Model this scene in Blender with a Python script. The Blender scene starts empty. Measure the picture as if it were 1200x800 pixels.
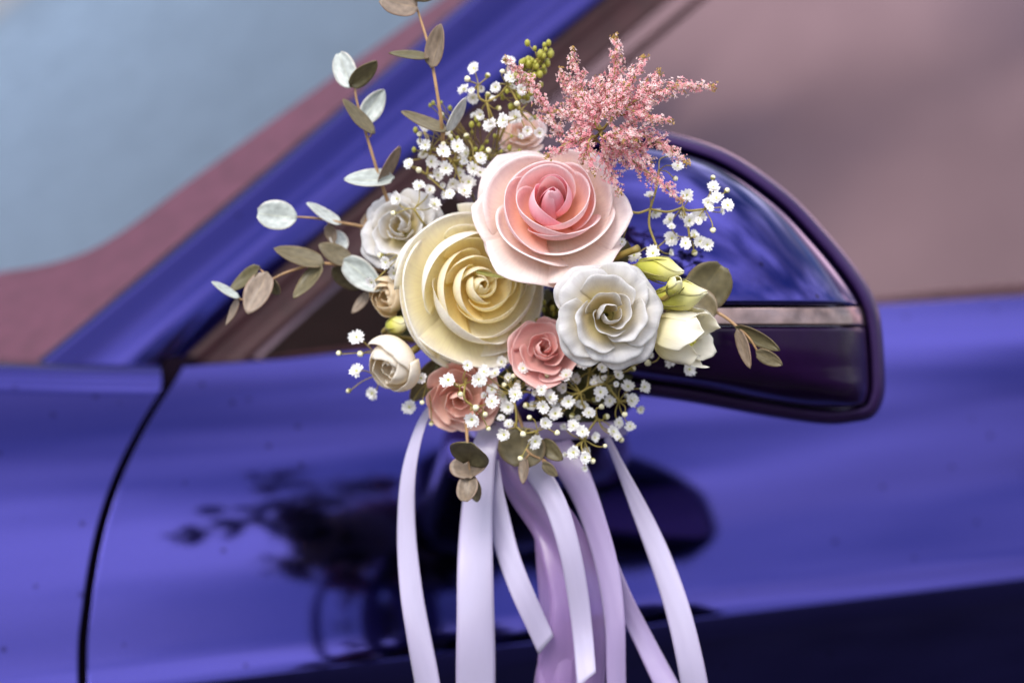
import bpy, math, random
from mathutils import Vector, Matrix, noise

R_ = math.radians
sc = bpy.context.scene
COL = sc.collection
rng = random.Random(7)

# ------------------------------------------------------------------ camera
FOCUS = 1.42
PITCH = R_(5)
LENS = 85.0
TGT = Vector((0, 0, 1.05))
FWD = Vector((0, math.cos(PITCH), -math.sin(PITCH)))
UPV = Vector((0, math.sin(PITCH), math.cos(PITCH)))
XV = Vector((1, 0, 0))
CAM = TGT - FWD * FOCUS
cd = bpy.data.cameras.new('camera')
cam = bpy.data.objects.new('camera', cd)
COL.objects.link(cam)
cam.location = CAM
cam.rotation_euler = (math.pi / 2 - PITCH, 0, 0)
cd.lens = LENS
cd.sensor_width = 36
cd.clip_start = 0.05
cd.clip_end = 500
cd.dof.use_dof = True
cd.dof.focus_distance = FOCUS
cd.dof.aperture_fstop = 2.7
cd.dof.aperture_blades = 9
sc.camera = cam

# ------------------------------------------------------------------ sky, sun, exposure
SUN_EL, SUN_AZ = 46.0, 202.0      # high soft sun, behind thin cloud (azimuth clockwise from +Y)
w = bpy.data.worlds.new('World')
sc.world = w
w.use_nodes = True
nt = w.node_tree
N, L = nt.nodes, nt.links
N.clear()
wo = N.new('ShaderNodeOutputWorld')
bg = N.new('ShaderNodeBackground')
bg.inputs['Strength'].default_value = 0.15
sky = N.new('ShaderNodeTexSky')
sky.sky_type = 'NISHITA'
sky.sun_disc = False
sky.sun_elevation = R_(SUN_EL)
sky.sun_rotation = R_(SUN_AZ)
sky.dust_density = 1.0
tc = N.new('ShaderNodeTexCoord')
sp = N.new('ShaderNodeSeparateXYZ')
L.new(tc.outputs['Generated'], sp.inputs[0])
zm = N.new('ShaderNodeMath'); zm.operation = 'ABSOLUTE'
L.new(sp.outputs['Z'], zm.inputs[0])
za = N.new('ShaderNodeMath'); za.operation = 'ADD'; za.inputs[1].default_value = 0.22
L.new(zm.outputs[0], za.inputs[0])
dv = N.new('ShaderNodeVectorMath'); dv.operation = 'DIVIDE'
cb = N.new('ShaderNodeCombineXYZ')
for k in range(3):
    L.new(za.outputs[0], cb.inputs[k])
L.new(tc.outputs['Generated'], dv.inputs[0])
L.new(cb.outputs[0], dv.inputs[1])
cn = N.new('ShaderNodeTexNoise')
cn.inputs['Scale'].default_value = 2.8
cn.inputs['Detail'].default_value = 5
cn.inputs['Roughness'].default_value = 0.52
cn.inputs['Distortion'].default_value = 0.3
L.new(dv.outputs[0], cn.inputs['Vector'])
cr = N.new('ShaderNodeValToRGB')
cr.color_ramp.elements[0].position = 0.34
cr.color_ramp.elements[0].color = (0, 0, 0, 1)
cr.color_ramp.elements[1].position = 0.56
cr.color_ramp.elements[1].color = (1, 1, 1, 1)
L.new(cn.outputs['Fac'], cr.inputs[0])
cm = N.new('ShaderNodeMix'); cm.data_type = 'RGBA'
L.new(cr.outputs[0], cm.inputs['Factor'])
L.new(sky.outputs[0], cm.inputs['A'])
cn2 = N.new('ShaderNodeTexNoise')
cn2.inputs['Scale'].default_value = 1.5
cn2.inputs['Detail'].default_value = 4
cn2.inputs['Distortion'].default_value = 0.4
L.new(dv.outputs[0], cn2.inputs['Vector'])
cr2 = N.new('ShaderNodeValToRGB')
cr2.color_ramp.elements[0].position = 0.38
cr2.color_ramp.elements[0].color = (0.27, 0.27, 0.31, 1)
cr2.color_ramp.elements[1].position = 0.64
cr2.color_ramp.elements[1].color = (1, 0.97, 1, 1)
L.new(cn2.outputs['Fac'], cr2.inputs[0])
cx = N.new('ShaderNodeVectorMath'); cx.operation = 'SCALE'; cx.inputs['Scale'].default_value = 11.0
L.new(cr2.outputs[0], cx.inputs[0])
zg = N.new('ShaderNodeMath'); zg.operation = 'MULTIPLY_ADD'; zg.inputs[1].default_value = 1.1; zg.inputs[2].default_value = 0.45
L.new(zm.outputs[0], zg.inputs[0])
cz = N.new('ShaderNodeVectorMath'); cz.operation = 'SCALE'
L.new(cx.outputs[0], cz.inputs[0]); L.new(zg.outputs[0], cz.inputs['Scale'])
L.new(cz.outputs[0], cm.inputs['B'])
L.new(cm.outputs['Result'], bg.inputs['Color'])
L.new(bg.outputs[0], wo.inputs[0])

sd = bpy.data.lights.new('sun', 'SUN')
sd.energy = 1.5
sd.angle = R_(25)
sd.color = (1.0, 0.95, 0.88)
sun = bpy.data.objects.new('sun', sd)
COL.objects.link(sun)
az, el = R_(SUN_AZ), R_(SUN_EL)
sdir = Vector((math.sin(az) * math.cos(el), math.cos(az) * math.cos(el), math.sin(el)))
sun.rotation_euler = sdir.to_track_quat('Z', 'Y').to_euler()

vs = sc.view_settings
vs.view_transform = 'Standard'
vs.look = 'None'
vs.gamma = 1.0
vs.exposure = 1.0
vs.use_curve_mapping = False
sc.cycles.use_denoising = True
sc.cycles.max_bounces = 12
sc.cycles.diffuse_bounces = 8
sc.cycles.transparent_max_bounces = 24

# ------------------------------------------------------------------ helpers
SENS = 36.0 / LENS


def ray(px, py):
    return FWD + XV * ((px - 600) / 1200 * SENS) + UPV * ((400 - py) / 1200 * SENS)


def pt(px, py, d=0.0):
    """world point seen at photo pixel px,py, d metres beyond the rose"""
    return CAM + ray(px, py) * (FOCUS + d)


PX = SENS * FOCUS / 1200          # metres per photo pixel at the bouquet


def link(o, parent=None):
    COL.objects.link(o)
    if parent is not None:
        o.parent = parent
    return o


def mesh_obj(name, verts, faces, mat, parent=None, uvs=None, smooth=True, loc=None, mats=None, fmat=None):
    """verts in world space (or local when the parent has a transform, handled by caller)"""
    me = bpy.data.meshes.new(name)
    me.from_pydata([tuple(v) for v in verts], [], faces)
    if uvs is not None:
        uv = me.uv_layers.new(name='UVMap')
        for li, lp in enumerate(me.loops):
            uv.data[li].uv = uvs[lp.vertex_index]
    if smooth:
        me.polygons.foreach_set('use_smooth', [True] * len(me.polygons))
    for m in (mats or [mat]):
        me.materials.append(m)
    if fmat:
        me.polygons.foreach_set('material_index', fmat)
    me.update()
    o = bpy.data.objects.new(name, me)
    link(o, parent)
    if loc is not None:
        o.location = loc
    return o


def thing(name, label, cat, loc, group=None, rot=None):
    o = bpy.data.objects.new(name, None)
    link(o)
    o.empty_display_size = 0.01
    o.location = loc
    if rot is not None:
        o.rotation_euler = rot.to_euler() if isinstance(rot, Matrix) else rot
    o['label'] = label
    o['category'] = cat
    if group:
        o['group'] = group
    return o


def part_empty(name, parent):
    o = bpy.data.objects.new(name, None)
    o.empty_display_size = 0.01
    return link(o, parent)


def tag(o, label, cat, group=None):
    o['label'] = label
    o['category'] = cat
    if group:
        o['group'] = group
    return o


def grid_faces(nu, nv, off=0):
    f = []
    for i in range(nu - 1):
        for j in range(nv - 1):
            a = off + i * nv + j
            f.append((a, a + nv, a + nv + 1, a + 1))
    return f


def catmull(P, n):
    """smooth path through points (Vectors or tuples), n samples per span"""
    P = [Vector(p) for p in P]
    out = []
    for i in range(len(P) - 1):
        p0 = P[i - 1] if i > 0 else P[i] * 2 - P[i + 1]
        p1, p2 = P[i], P[i + 1]
        p3 = P[i + 2] if i + 2 < len(P) else P[i + 1] * 2 - P[i]
        for k in range(n):
            t = k / n
            out.append(0.5 * ((2 * p1) + (p2 - p0) * t + (2 * p0 - 5 * p1 + 4 * p2 - p3) * t * t
                              + (3 * p1 - p0 - 3 * p2 + p3) * t ** 3))
    out.append(P[-1].copy())
    return out


def lerp_list(xs, ys, x):
    if x <= xs[0]:
        return ys[0] + (ys[1] - ys[0]) * (x - xs[0]) / (xs[1] - xs[0])
    for i in range(len(xs) - 1):
        if x <= xs[i + 1] or i == len(xs) - 2:
            return ys[i] + (ys[i + 1] - ys[i]) * (x - xs[i]) / (xs[i + 1] - xs[i])


def tube_data(path, radii, ns=6, off=0, cap=True):
    V, F = [], []
    n = len(path)
    prev = None
    for i, p in enumerate(path):
        d = (path[min(i + 1, n - 1)] - path[max(i - 1, 0)])
        if d.length < 1e-9:
            d = Vector((0, 0, 1))
        d.normalize()
        if prev is None:
            a = d.orthogonal().normalized()
        else:
            a = (prev - d * prev.dot(d))
            a = a.normalized() if a.length > 1e-6 else d.orthogonal().normalized()
        prev = a
        b = d.cross(a)
        r = radii[i] if isinstance(radii, (list, tuple)) else radii
        for k in range(ns):
            t = 2 * math.pi * k / ns
            V.append(p + (a * math.cos(t) + b * math.sin(t)) * r)
    for i in range(n - 1):
        for k in range(ns):
            k2 = (k + 1) % ns
            F.append((off + i * ns + k, off + i * ns + k2, off + (i + 1) * ns + k2, off + (i + 1) * ns + k))
    if cap:
        F.append(tuple(off + k for k in reversed(range(ns))))
        F.append(tuple(off + (n - 1) * ns + k for k in range(ns)))
    return V, F


class MB:
    def __init__(s):
        s.v, s.f = [], []

    def tube(s, path, radii, ns=6):
        V, F = tube_data(path, radii, ns, len(s.v))
        s.v += V
        s.f += F

    def add(s, V, F):
        o = len(s.v)
        s.v += list(V)
        s.f += [tuple(i + o for i in f) for f in F]


def basis(axis, xhint=Vector((1, 0, 0))):
    """rotation whose z is axis and whose x lies towards xhint"""
    z = axis.normalized()
    x = (xhint - z * xhint.dot(z))
    if x.length < 1e-4:
        x = z.orthogonal()
    x.normalize()
    y = z.cross(x)
    return Matrix((x, y, z)).transposed()


# ------------------------------------------------------------------ materials
def new_mat(name):
    m = bpy.data.materials.new(name)
    m.use_nodes = True
    return m, m.node_tree.nodes, m.node_tree.links, m.node_tree.nodes['Principled BSDF'], m.node_tree.nodes['Material Output']


def noise_node(N, L, scale, detail=3, coord='Object', sx=(1, 1, 1)):
    t = N.new('ShaderNodeTexCoord')
    mp = N.new('ShaderNodeMapping')
    mp.inputs['Scale'].default_value = sx
    L.new(t.outputs[coord], mp.inputs[0])
    n = N.new('ShaderNodeTexNoise')
    n.inputs['Scale'].default_value = scale
    n.inputs['Detail'].default_value = detail
    L.new(mp.outputs[0], n.inputs['Vector'])
    return n


def ramp(N, stops):
    r = N.new('ShaderNodeValToRGB')
    e = r.color_ramp.elements
    while len(e) < len(stops):
        e.new(0.5)
    for i, (p, c) in enumerate(stops):
        e[i].position = p
        e[i].color = (*c, 1)
    return r


def simple_mat(name, c, rough=0.5, metal=0.0, spec=0.5, vary=0.15, scale=60, bump=0.0, bscale=400):
    m, N, L, b, o = new_mat(name)
    n = noise_node(N, L, scale)
    r = ramp(N, [(0.3, tuple(x * (1 - vary) for x in c)), (0.7, tuple(min(1, x * (1 + vary)) for x in c))])
    L.new(n.outputs['Fac'], r.inputs[0])
    L.new(r.outputs[0], b.inputs['Base Color'])
    b.inputs['Roughness'].default_value = rough
    b.inputs['Metallic'].default_value = metal
    b.inputs['Specular IOR Level'].default_value = spec
    if bump:
        n2 = noise_node(N, L, bscale)
        bp = N.new('ShaderNodeBump')
        bp.inputs['Strength'].default_value = bump
        bp.inputs['Distance'].default_value = 0.001
        L.new(n2.outputs['Fac'], bp.inputs['Height'])
        L.new(bp.outputs[0], b.inputs['Normal'])
    return m


def petal_mat(name, stops, transl, tfac=0.42, rough=0.5, vein=0.055, spot=None):
    """petal: colour runs along the petal (UV v, claw to rim), fine veins, thin and translucent"""
    m, N, L, b, o = new_mat(name)
    uv = N.new('ShaderNodeUVMap')
    s = N.new('ShaderNodeSeparateXYZ')
    L.new(uv.outputs[0], s.inputs[0])
    n0 = noise_node(N, L, 3.0, 3, 'UV', (1.5, 1.0, 1))
    ad = N.new('ShaderNodeMath'); ad.operation = 'MULTIPLY_ADD'
    L.new(n0.outputs['Fac'], ad.inputs[0]); ad.inputs[1].default_value = 0.10
    L.new(s.outputs['Y'], ad.inputs[2])
    sb = N.new('ShaderNodeMath'); sb.operation = 'SUBTRACT'; sb.inputs[1].default_value = 0.05
    L.new(ad.outputs[0], sb.inputs[0])
    r = ramp(N, stops)
    L.new(sb.outputs[0], r.inputs[0])
    vn = noise_node(N, L, 6.0, 4, 'UV', (9, 0.8, 1))
    vr = ramp(N, [(0.35, (1 - vein, 1 - vein * 1.3, 1 - vein * 1.1)), (0.6, (1, 1, 1))])
    L.new(vn.outputs['Fac'], vr.inputs[0])
    mx = N.new('ShaderNodeMix'); mx.data_type = 'RGBA'; mx.blend_type = 'MULTIPLY'
    mx.inputs['Factor'].default_value = 1
    L.new(r.outputs[0], mx.inputs['A'])
    L.new(vr.outputs[0], mx.inputs['B'])
    col = mx.outputs['Result']
    L.new(col, b.inputs['Base Color'])
    b.inputs['Roughness'].default_value = rough
    b.inputs['Specular IOR Level'].default_value = 0.25
    b.inputs['Sheen Weight'].default_value = 0.08
    bp = N.new('ShaderNodeBump')
    bp.inputs['Strength'].default_value = 0.14
    bp.inputs['Distance'].default_value = 0.0004
    L.new(vn.outputs['Fac'], bp.inputs['Height'])
    L.new(bp.outputs[0], b.inputs['Normal'])
    tl = N.new('ShaderNodeBsdfTranslucent')
    tm = N.new('ShaderNodeMix'); tm.data_type = 'RGBA'; tm.blend_type = 'MULTIPLY'
    tm.inputs['Factor'].default_value = 1
    L.new(col, tm.inputs['A'])
    tm.inputs['B'].default_value = (*transl, 1)
    L.new(tm.outputs['Result'], tl.inputs[0])
    ms = N.new('ShaderNodeMixShader')
    ms.inputs[0].default_value = tfac
    L.new(b.outputs[0], ms.inputs[1])
    L.new(tl.outputs[0], ms.inputs[2])
    L.new(ms.outputs[0], o.inputs[0])
    return m


def leaf_mat(name, c1, c2, rough=0.45, tf=0.2, spec=0.5):
    m, N, L, b, o = new_mat(name)
    oi = N.new('ShaderNodeObjectInfo')
    r = ramp(N, [(0, c1), (1, c2)])
    L.new(oi.outputs['Random'], r.inputs[0])
    uv = N.new('ShaderNodeUVMap')
    s = N.new('ShaderNodeSeparateXYZ')
    L.new(uv.outputs[0], s.inputs[0])
    # midrib and veins from the leaf's own coordinates
    ab = N.new('ShaderNodeMath'); ab.operation = 'ABSOLUTE'
    su = N.new('ShaderNodeMath'); su.operation = 'SUBTRACT'; su.inputs[1].default_value = 0.5
    L.new(s.outputs['X'], su.inputs[0]); L.new(su.outputs[0], ab.inputs[0])
    rr = ramp(N, [(0.0, (1.25, 1.22, 1.1)), (0.045, (1, 1, 1)), (0.42, (1, 1, 1)), (0.5, (1.15, 1.0, 0.95))])
    L.new(ab.outputs[0], rr.inputs[0])
    n = noise_node(N, L, 5.0, 5, 'UV')
    nr = ramp(N, [(0.3, (0.66, 0.66, 0.66)), (0.7, (1.15, 1.15, 1.15))])
    L.new(n.outputs['Fac'], nr.inputs[0])
    m1 = N.new('ShaderNodeMix'); m1.data_type = 'RGBA'; m1.blend_type = 'MULTIPLY'; m1.inputs['Factor'].default_value = 1
    m2 = N.new('ShaderNodeMix'); m2.data_type = 'RGBA'; m2.blend_type = 'MULTIPLY'; m2.inputs['Factor'].default_value = 1
    L.new(r.outputs[0], m1.inputs['A']); L.new(rr.outputs[0], m1.inputs['B'])
    L.new(m1.outputs['Result'], m2.inputs['A']); L.new(nr.outputs[0], m2.inputs['B'])
    L.new(m2.outputs['Result'], b.inputs['Base Color'])
    b.inputs['Roughness'].default_value = rough
    b.inputs['Specular IOR Level'].default_value = spec
    tl = N.new('ShaderNodeBsdfTranslucent')
    L.new(m2.outputs['Result'], tl.inputs[0])
    ms = N.new('ShaderNodeMixShader'); ms.inputs[0].default_value = tf
    L.new(b.outputs[0], ms.inputs[1]); L.new(tl.outputs[0], ms.inputs[2])
    L.new(ms.outputs[0], o.inputs[0])
    return m


def paint_mat():
    m, N, L, b, o = new_mat('violet_blue_car_paint')
    fl = noise_node(N, L, 2500, 1)
    r = ramp(N, [(0.35, (0.023, 0.021, 0.134)), (0.65, (0.031, 0.028, 0.166))])
    L.new(fl.outputs['Fac'], r.inputs[0])
    # dust specks and dried drops
    vo = N.new('ShaderNodeTexVoronoi')
    t = N.new('ShaderNodeTexCoord')
    L.new(t.outputs['Object'], vo.inputs['Vector'])
    vo.inputs['Scale'].default_value = 42
    vr = ramp(N, [(0.05, (0.35, 0.3, 0.4)), (0.11, (1, 1, 1))])
    L.new(vo.outputs['Distance'], vr.inputs[0])
    mx = N.new('ShaderNodeMix'); mx.data_type = 'RGBA'; mx.blend_type = 'MULTIPLY'; mx.inputs['Factor'].default_value = 1
    L.new(r.outputs[0], mx.inputs['A']); L.new(vr.outputs[0], mx.inputs['B'])
    L.new(mx.outputs['Result'], b.inputs['Base Color'])
    b.inputs['Metallic'].default_value = 1.0
    b.inputs['Roughness'].default_value = 0.075
    b.inputs['Coat Weight'].default_value = 0.2
    b.inputs['Coat Roughness'].default_value = 0.03
    op = noise_node(N, L, 9, 2)
    bp = N.new('ShaderNodeBump'); bp.inputs['Strength'].default_value = 0.012; bp.inputs['Distance'].default_value = 0.01
    L.new(op.outputs['Fac'], bp.inputs['Height'])
    L.new(bp.outputs[0], b.inputs['Normal'])
    return m


def glass_mat(name, tint, gl, gcol, rough=0.02):
    m, N, L, b, o = new_mat(name)
    N.remove(b)
    tr = N.new('ShaderNodeBsdfTransparent'); tr.inputs[0].default_value = (*tint, 1)
    gs = N.new('ShaderNodeBsdfGlossy'); gs.inputs['Roughness'].default_value = rough
    n = noise_node(N, L, 14, 3)
    r = ramp(N, [(0.3, tuple(x * 0.93 for x in gcol)), (0.7, gcol)])
    L.new(n.outputs['Fac'], r.inputs[0]); L.new(r.outputs[0], gs.inputs[0])
    lw = N.new('ShaderNodeFresnel'); lw.inputs[0].default_value = 1.5
    ad = N.new('ShaderNodeMath'); ad.operation = 'ADD'; ad.inputs[1].default_value = gl; ad.use_clamp = True
    L.new(lw.outputs[0], ad.inputs[0])
    ms = N.new('ShaderNodeMixShader')
    L.new(ad.outputs[0], ms.inputs[0])
    L.new(tr.outputs[0], ms.inputs[1]); L.new(gs.outputs[0], ms.inputs[2])
    L.new(ms.outputs[0], o.inputs[0])
    return m


def satin_mat(name, c, transl=0.15, alpha=1.0):
    m, N, L, b, o = new_mat(name)
    n = noise_node(N, L, 8, 4, 'UV', (60, 1, 1))
    r = ramp(N, [(0.3, tuple(x * 0.9 for x in c)), (0.7, c)])
    L.new(n.outputs['Fac'], r.inputs[0])
    uvx = N.new('ShaderNodeUVMap'); sx = N.new('ShaderNodeSeparateXYZ'); L.new(uvx.outputs[0], sx.inputs[0])
    e1 = N.new('ShaderNodeMath'); e1.operation = 'SUBTRACT'; e1.inputs[1].default_value = 0.5; L.new(sx.outputs['X'], e1.inputs[0])
    e2 = N.new('ShaderNodeMath'); e2.operation = 'ABSOLUTE'; L.new(e1.outputs[0], e2.inputs[0])
    er = ramp(N, [(0.425, (1, 1, 1)), (0.44, (0.80, 0.74, 0.84)), (0.455, (1, 1, 1)), (0.485, (0.86, 0.78, 0.88))])
    L.new(e2.outputs[0], er.inputs[0])
    em = N.new('ShaderNodeMix'); em.data_type = 'RGBA'; em.blend_type = 'MULTIPLY'; em.inputs['Factor'].default_value = 1
    L.new(r.outputs[0], em.inputs['A']); L.new(er.outputs[0], em.inputs['B'])
    L.new(em.outputs['Result'], b.inputs['Base Color'])
    b.inputs['Coat Weight'].default_value = 0.35
    b.inputs['Coat Roughness'].default_value = 0.22
    b.inputs['Roughness'].default_value = 0.26
    wv = N.new('ShaderNodeTexWave'); wv.wave_type = 'BANDS'; wv.bands_direction = 'X'
    wv.inputs['Scale'].default_value = 22; wv.inputs['Distortion'].default_value = 1.5
    tcu = N.new('ShaderNodeTexCoord'); L.new(tcu.outputs['UV'], wv.inputs['Vector'])
    bw = N.new('ShaderNodeBump'); bw.inputs['Strength'].default_value = 0.15; bw.inputs['Distance'].default_value = 0.0003
    L.new(wv.outputs['Fac'], bw.inputs['Height']); L.new(bw.outputs[0], b.inputs['Normal'])
    b.inputs['Anisotropic'].default_value = 0.7
    b.inputs['Sheen Weight'].default_value = 0.3
    b.inputs['Specular IOR Level'].default_value = 0.9
    tl = N.new('ShaderNodeBsdfTranslucent'); L.new(r.outputs[0], tl.inputs[0])
    ms = N.new('ShaderNodeMixShader'); ms.inputs[0].default_value = transl
    L.new(b.outputs[0], ms.inputs[1]); L.new(tl.outputs[0], ms.inputs[2])
    out = ms.outputs[0]
    if alpha < 1:
        tp = N.new('ShaderNodeBsdfTransparent')
        m3 = N.new('ShaderNodeMixShader'); m3.inputs[0].default_value = alpha
        L.new(tp.outputs[0], m3.inputs[1]); L.new(out, m3.inputs[2])
        out = m3.outputs[0]
    L.new(out, o.inputs[0])
    return m


M = {}
M['paint'] = paint_mat()
M['rubber'] = simple_mat('dark_maroon_rubber', (0.026, 0.007, 0.009), 0.5, spec=0.22, vary=0.2, bump=0.1)
M['rim'] = simple_mat('mirror_rim_shaded_paint', (0.026, 0.010, 0.060), 0.25, metal=0.3, spec=0.2, vary=0.1)  # same paint as the cap, dark reflections put into its colour as plum
M['sail'] = simple_mat('corner_panel_black', (0.007, 0.0025, 0.0025), 0.6, spec=0.06)
M['gap'] = simple_mat('gap_black', (0.004, 0.002, 0.005), 1.0, spec=0.03)
M['frit'] = simple_mat('windscreen_border_haze', (0.085, 0.028, 0.048), 0.4, spec=0.35)  # black border; the maroon haze over it is put into the base colour
M['cabin'] = simple_mat('cabin_lining', (0.045, 0.018, 0.022), 0.8)
M['dash'] = simple_mat('dashboard_grey', (0.30, 0.33, 0.38), 0.7)
M['side_glass'] = glass_mat('tinted_side_glass', (0.30, 0.18, 0.20), 0.07, (0.88, 0.60, 0.66), 0.05)
M['wind_glass'] = glass_mat('windscreen_glass', (0.30, 0.34, 0.38), 0.62, (0.72, 0.86, 1.0), 0.06)
M['chrome'] = simple_mat('signal_lens', (0.24, 0.17, 0.16), 0.20, metal=0.85, vary=0.4, scale=70)
M['shell_shade_plastic'] = simple_mat('mirror_shell_shade_plastic', (0.010, 0.002, 0.021), 0.20, spec=0.12)  # on the lower shell this dark colour stands for the reflected ground
M['mirror_glass'] = simple_mat('mirror_silver', (0.16, 0.15, 0.22), 0.02, metal=1, vary=0.02)
M['asphalt'] = simple_mat('asphalt', (0.045, 0.042, 0.046), 0.9, vary=0.3, scale=6, bump=0.3, bscale=120)

M['pink'] = petal_mat('pink_rose_petal', [(0.0, (0.88, 0.52, 0.20)), (0.36, (0.95, 0.66, 0.54)), (0.56, (0.96, 0.81, 0.81)), (0.86, (0.96, 0.88, 0.90))], (1.0, 0.82, 0.78), 0.5)
M['pink_heart'] = petal_mat('pink_rose_heart_petal', [(0.0, (0.86, 0.45, 0.2)), (0.4, (0.95, 0.60, 0.58)), (0.75, (0.95, 0.66, 0.73)), (0.95, (0.96, 0.78, 0.83))], (1.0, 0.76, 0.78), 0.5)
M['pink_outer'] = petal_mat('pink_rose_outer_petal', [(0.0, (0.80, 0.70, 0.45)), (0.35, (0.91, 0.78, 0.66)), (0.75, (0.94, 0.87, 0.86)), (0.97, (0.94, 0.90, 0.91))], (1.0, 0.90, 0.86), 0.5)
M['cream'] = petal_mat('cream_rose_petal', [(0.0, (0.92, 0.74, 0.22)), (0.36, (0.97, 0.87, 0.46)), (0.58, (0.98, 0.94, 0.72)), (0.84, (0.98, 0.96, 0.88))], (1.0, 0.96, 0.74), 0.6)
M['cream_outer'] = petal_mat('cream_rose_outer_petal', [(0.0, (0.80, 0.74, 0.42)), (0.4, (0.94, 0.89, 0.62)), (0.75, (0.95, 0.94, 0.90))], (1.0, 0.97, 0.88), 0.5)
M['white'] = petal_mat('white_lisianthus_petal', [(0.0, (0.60, 0.52, 0.12)), (0.38, (0.76, 0.68, 0.40)), (0.62, (0.77, 0.75, 0.69)), (0.9, (0.75, 0.76, 0.79))], (1.0, 0.93, 0.78), 0.48)
M['white_bud'] = petal_mat('ivory_bud_petal', [(0.0, (0.80, 0.66, 0.28)), (0.4, (0.90, 0.82, 0.60)), (0.75, (0.92, 0.90, 0.84))], (1.0, 0.9, 0.7))
M['dusty'] = petal_mat('dusty_pink_petal', [(0.0, (0.45, 0.16, 0.12)), (0.45, (0.84, 0.50, 0.46)), (0.85, (0.94, 0.75, 0.72))], (1.0, 0.55, 0.5))
M['peach'] = petal_mat('peach_petal', [(0.0, (0.50, 0.22, 0.12)), (0.45, (0.88, 0.60, 0.48)), (0.85, (0.95, 0.78, 0.69))], (1.0, 0.6, 0.5))
M['straw'] = petal_mat('straw_bud_petal', [(0.0, (0.50, 0.46, 0.12)), (0.5, (0.80, 0.68, 0.34)), (0.9, (0.88, 0.81, 0.62))], (1.0, 0.8, 0.4))
M['green_bud'] = petal_mat('green_yellow_bud_petal', [(0.0, (0.34, 0.36, 0.04)), (0.45, (0.60, 0.58, 0.10)), (0.8, (0.80, 0.77, 0.36)), (1.0, (0.88, 0.86, 0.64))], (1.0, 0.95, 0.4), 0.25)
M['half_open'] = petal_mat('half_open_petal', [(0.0, (0.62, 0.60, 0.16)), (0.35, (0.84, 0.80, 0.46)), (0.7, (0.90, 0.89, 0.82))], (1.0, 0.95, 0.75))
M['gyp'] = petal_mat('baby_breath_petal', [(0.0, (0.62, 0.60, 0.24)), (0.3, (0.86, 0.85, 0.78)), (0.7, (0.90, 0.90, 0.91))], (1.0, 0.97, 0.9), 0.3, 0.6, 0.03)
M['gyp_bud'] = simple_mat('baby_breath_bud', (0.74, 0.70, 0.48), 0.6, vary=0.15, scale=300)
M['gyp_eye'] = simple_mat('baby_breath_eye', (0.45, 0.46, 0.08), 0.6)
M['gyp_stem'] = simple_mat('baby_breath_stem', (0.27, 0.21, 0.045), 0.6, vary=0.3, scale=90)
M['stem'] = simple_mat('olive_stem', (0.22, 0.16, 0.035), 0.5, vary=0.25, scale=120, bump=0.2)
M['euc_stem'] = simple_mat('eucalyptus_stem', (0.34, 0.20, 0.09), 0.5, vary=0.25, scale=120)
M['euc'] = leaf_mat('eucalyptus_leaf', (0.125, 0.108, 0.048), (0.20, 0.165, 0.098))
M['euc_sky_lit'] = leaf_mat('eucalyptus_leaf_sky_lit', (0.50, 0.55, 0.52), (0.60, 0.64, 0.62), 0.4)  # sky sheen on upturned waxy leaves, put into the leaf colour
M['euc_mauve'] = leaf_mat('eucalyptus_leaf_mauve', (0.23, 0.175, 0.125), (0.29, 0.22, 0.165), 0.45)
M['dark_leaf'] = leaf_mat('dark_green_leaf', (0.055, 0.06, 0.012), (0.10, 0.09, 0.025), 0.5)
M['calyx'] = simple_mat('calyx_green', (0.22, 0.20, 0.04), 0.5, vary=0.25, scale=200)
M['green_ball'] = simple_mat('yellow_green_filler', (0.30, 0.29, 0.035), 0.5, vary=0.35, scale=150)
M['stigma'] = simple_mat('yellow_stigma', (0.66, 0.62, 0.08), 0.6, vary=0.25, scale=500, bump=0.4, bscale=900)
M['astilbe'] = leaf_mat('astilbe_pink', (0.90, 0.40, 0.46), (0.92, 0.48, 0.52), 0.6, 0.3, 0.2)
M['astilbe_pale'] = leaf_mat('astilbe_pale_pink', (0.93, 0.70, 0.70), (0.94, 0.76, 0.75), 0.6, 0.3, 0.2)
M['astilbe_tip'] = simple_mat('astilbe_tip_bud', (0.42, 0.26, 0.06), 0.6, vary=0.3, scale=400)
M['satin'] = satin_mat('lilac_white_satin', (0.54, 0.49, 0.68), 0.25)
M['satin2'] = satin_mat('lilac_satin', (0.42, 0.33, 0.57), 0.25)
M['sheer'] = satin_mat('sheer_lilac_organza', (0.46, 0.30, 0.60), 0.3, 0.52)

# ------------------------------------------------------------------ ground
g = 60.0
ground = mesh_obj('ground', [(-g, -g, 0), (g, -g, 0), (g, g, 0), (-g, g, 0)], [(0, 1, 2, 3)], M['asphalt'], smooth=False)
ground['kind'] = 'structure'

# ------------------------------------------------------------------ car
YAW = R_(14)
U = Vector((math.cos(YAW), math.sin(YAW), 0))       # towards the rear of the car
W = Vector((math.sin(YAW), -math.cos(YAW), 0))      # outwards
Z = Vector((0, 0, 1))
ORG = pt(600, 500, 0.30)


def car(u, z, wo_):
    return ORG + U * u + Z * z + W * wo_


def hit(px, py, f):
    d = ray(px, py)
    lo, hi = 1.0, 3.2

    def gfun(s):
        P = CAM + d * s - ORG
        return P.dot(W) - f(P.dot(U), P.z)
    for _ in range(60):
        mid = (lo + hi) / 2
        if gfun(mid) > 0:
            lo = mid
        else:
            hi = mid
    P = CAM + d * lo - ORG
    return P.dot(U), P.z, P.dot(W)


def line_fn(pts, f):
    q = sorted((hit(x, y, f)[0], hit(x, y, f)[1]) for x, y in pts)
    xs, ys = [a for a, _ in q], [b for _, b in q]
    return lambda u: lerp_list(xs, ys, u)


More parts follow.
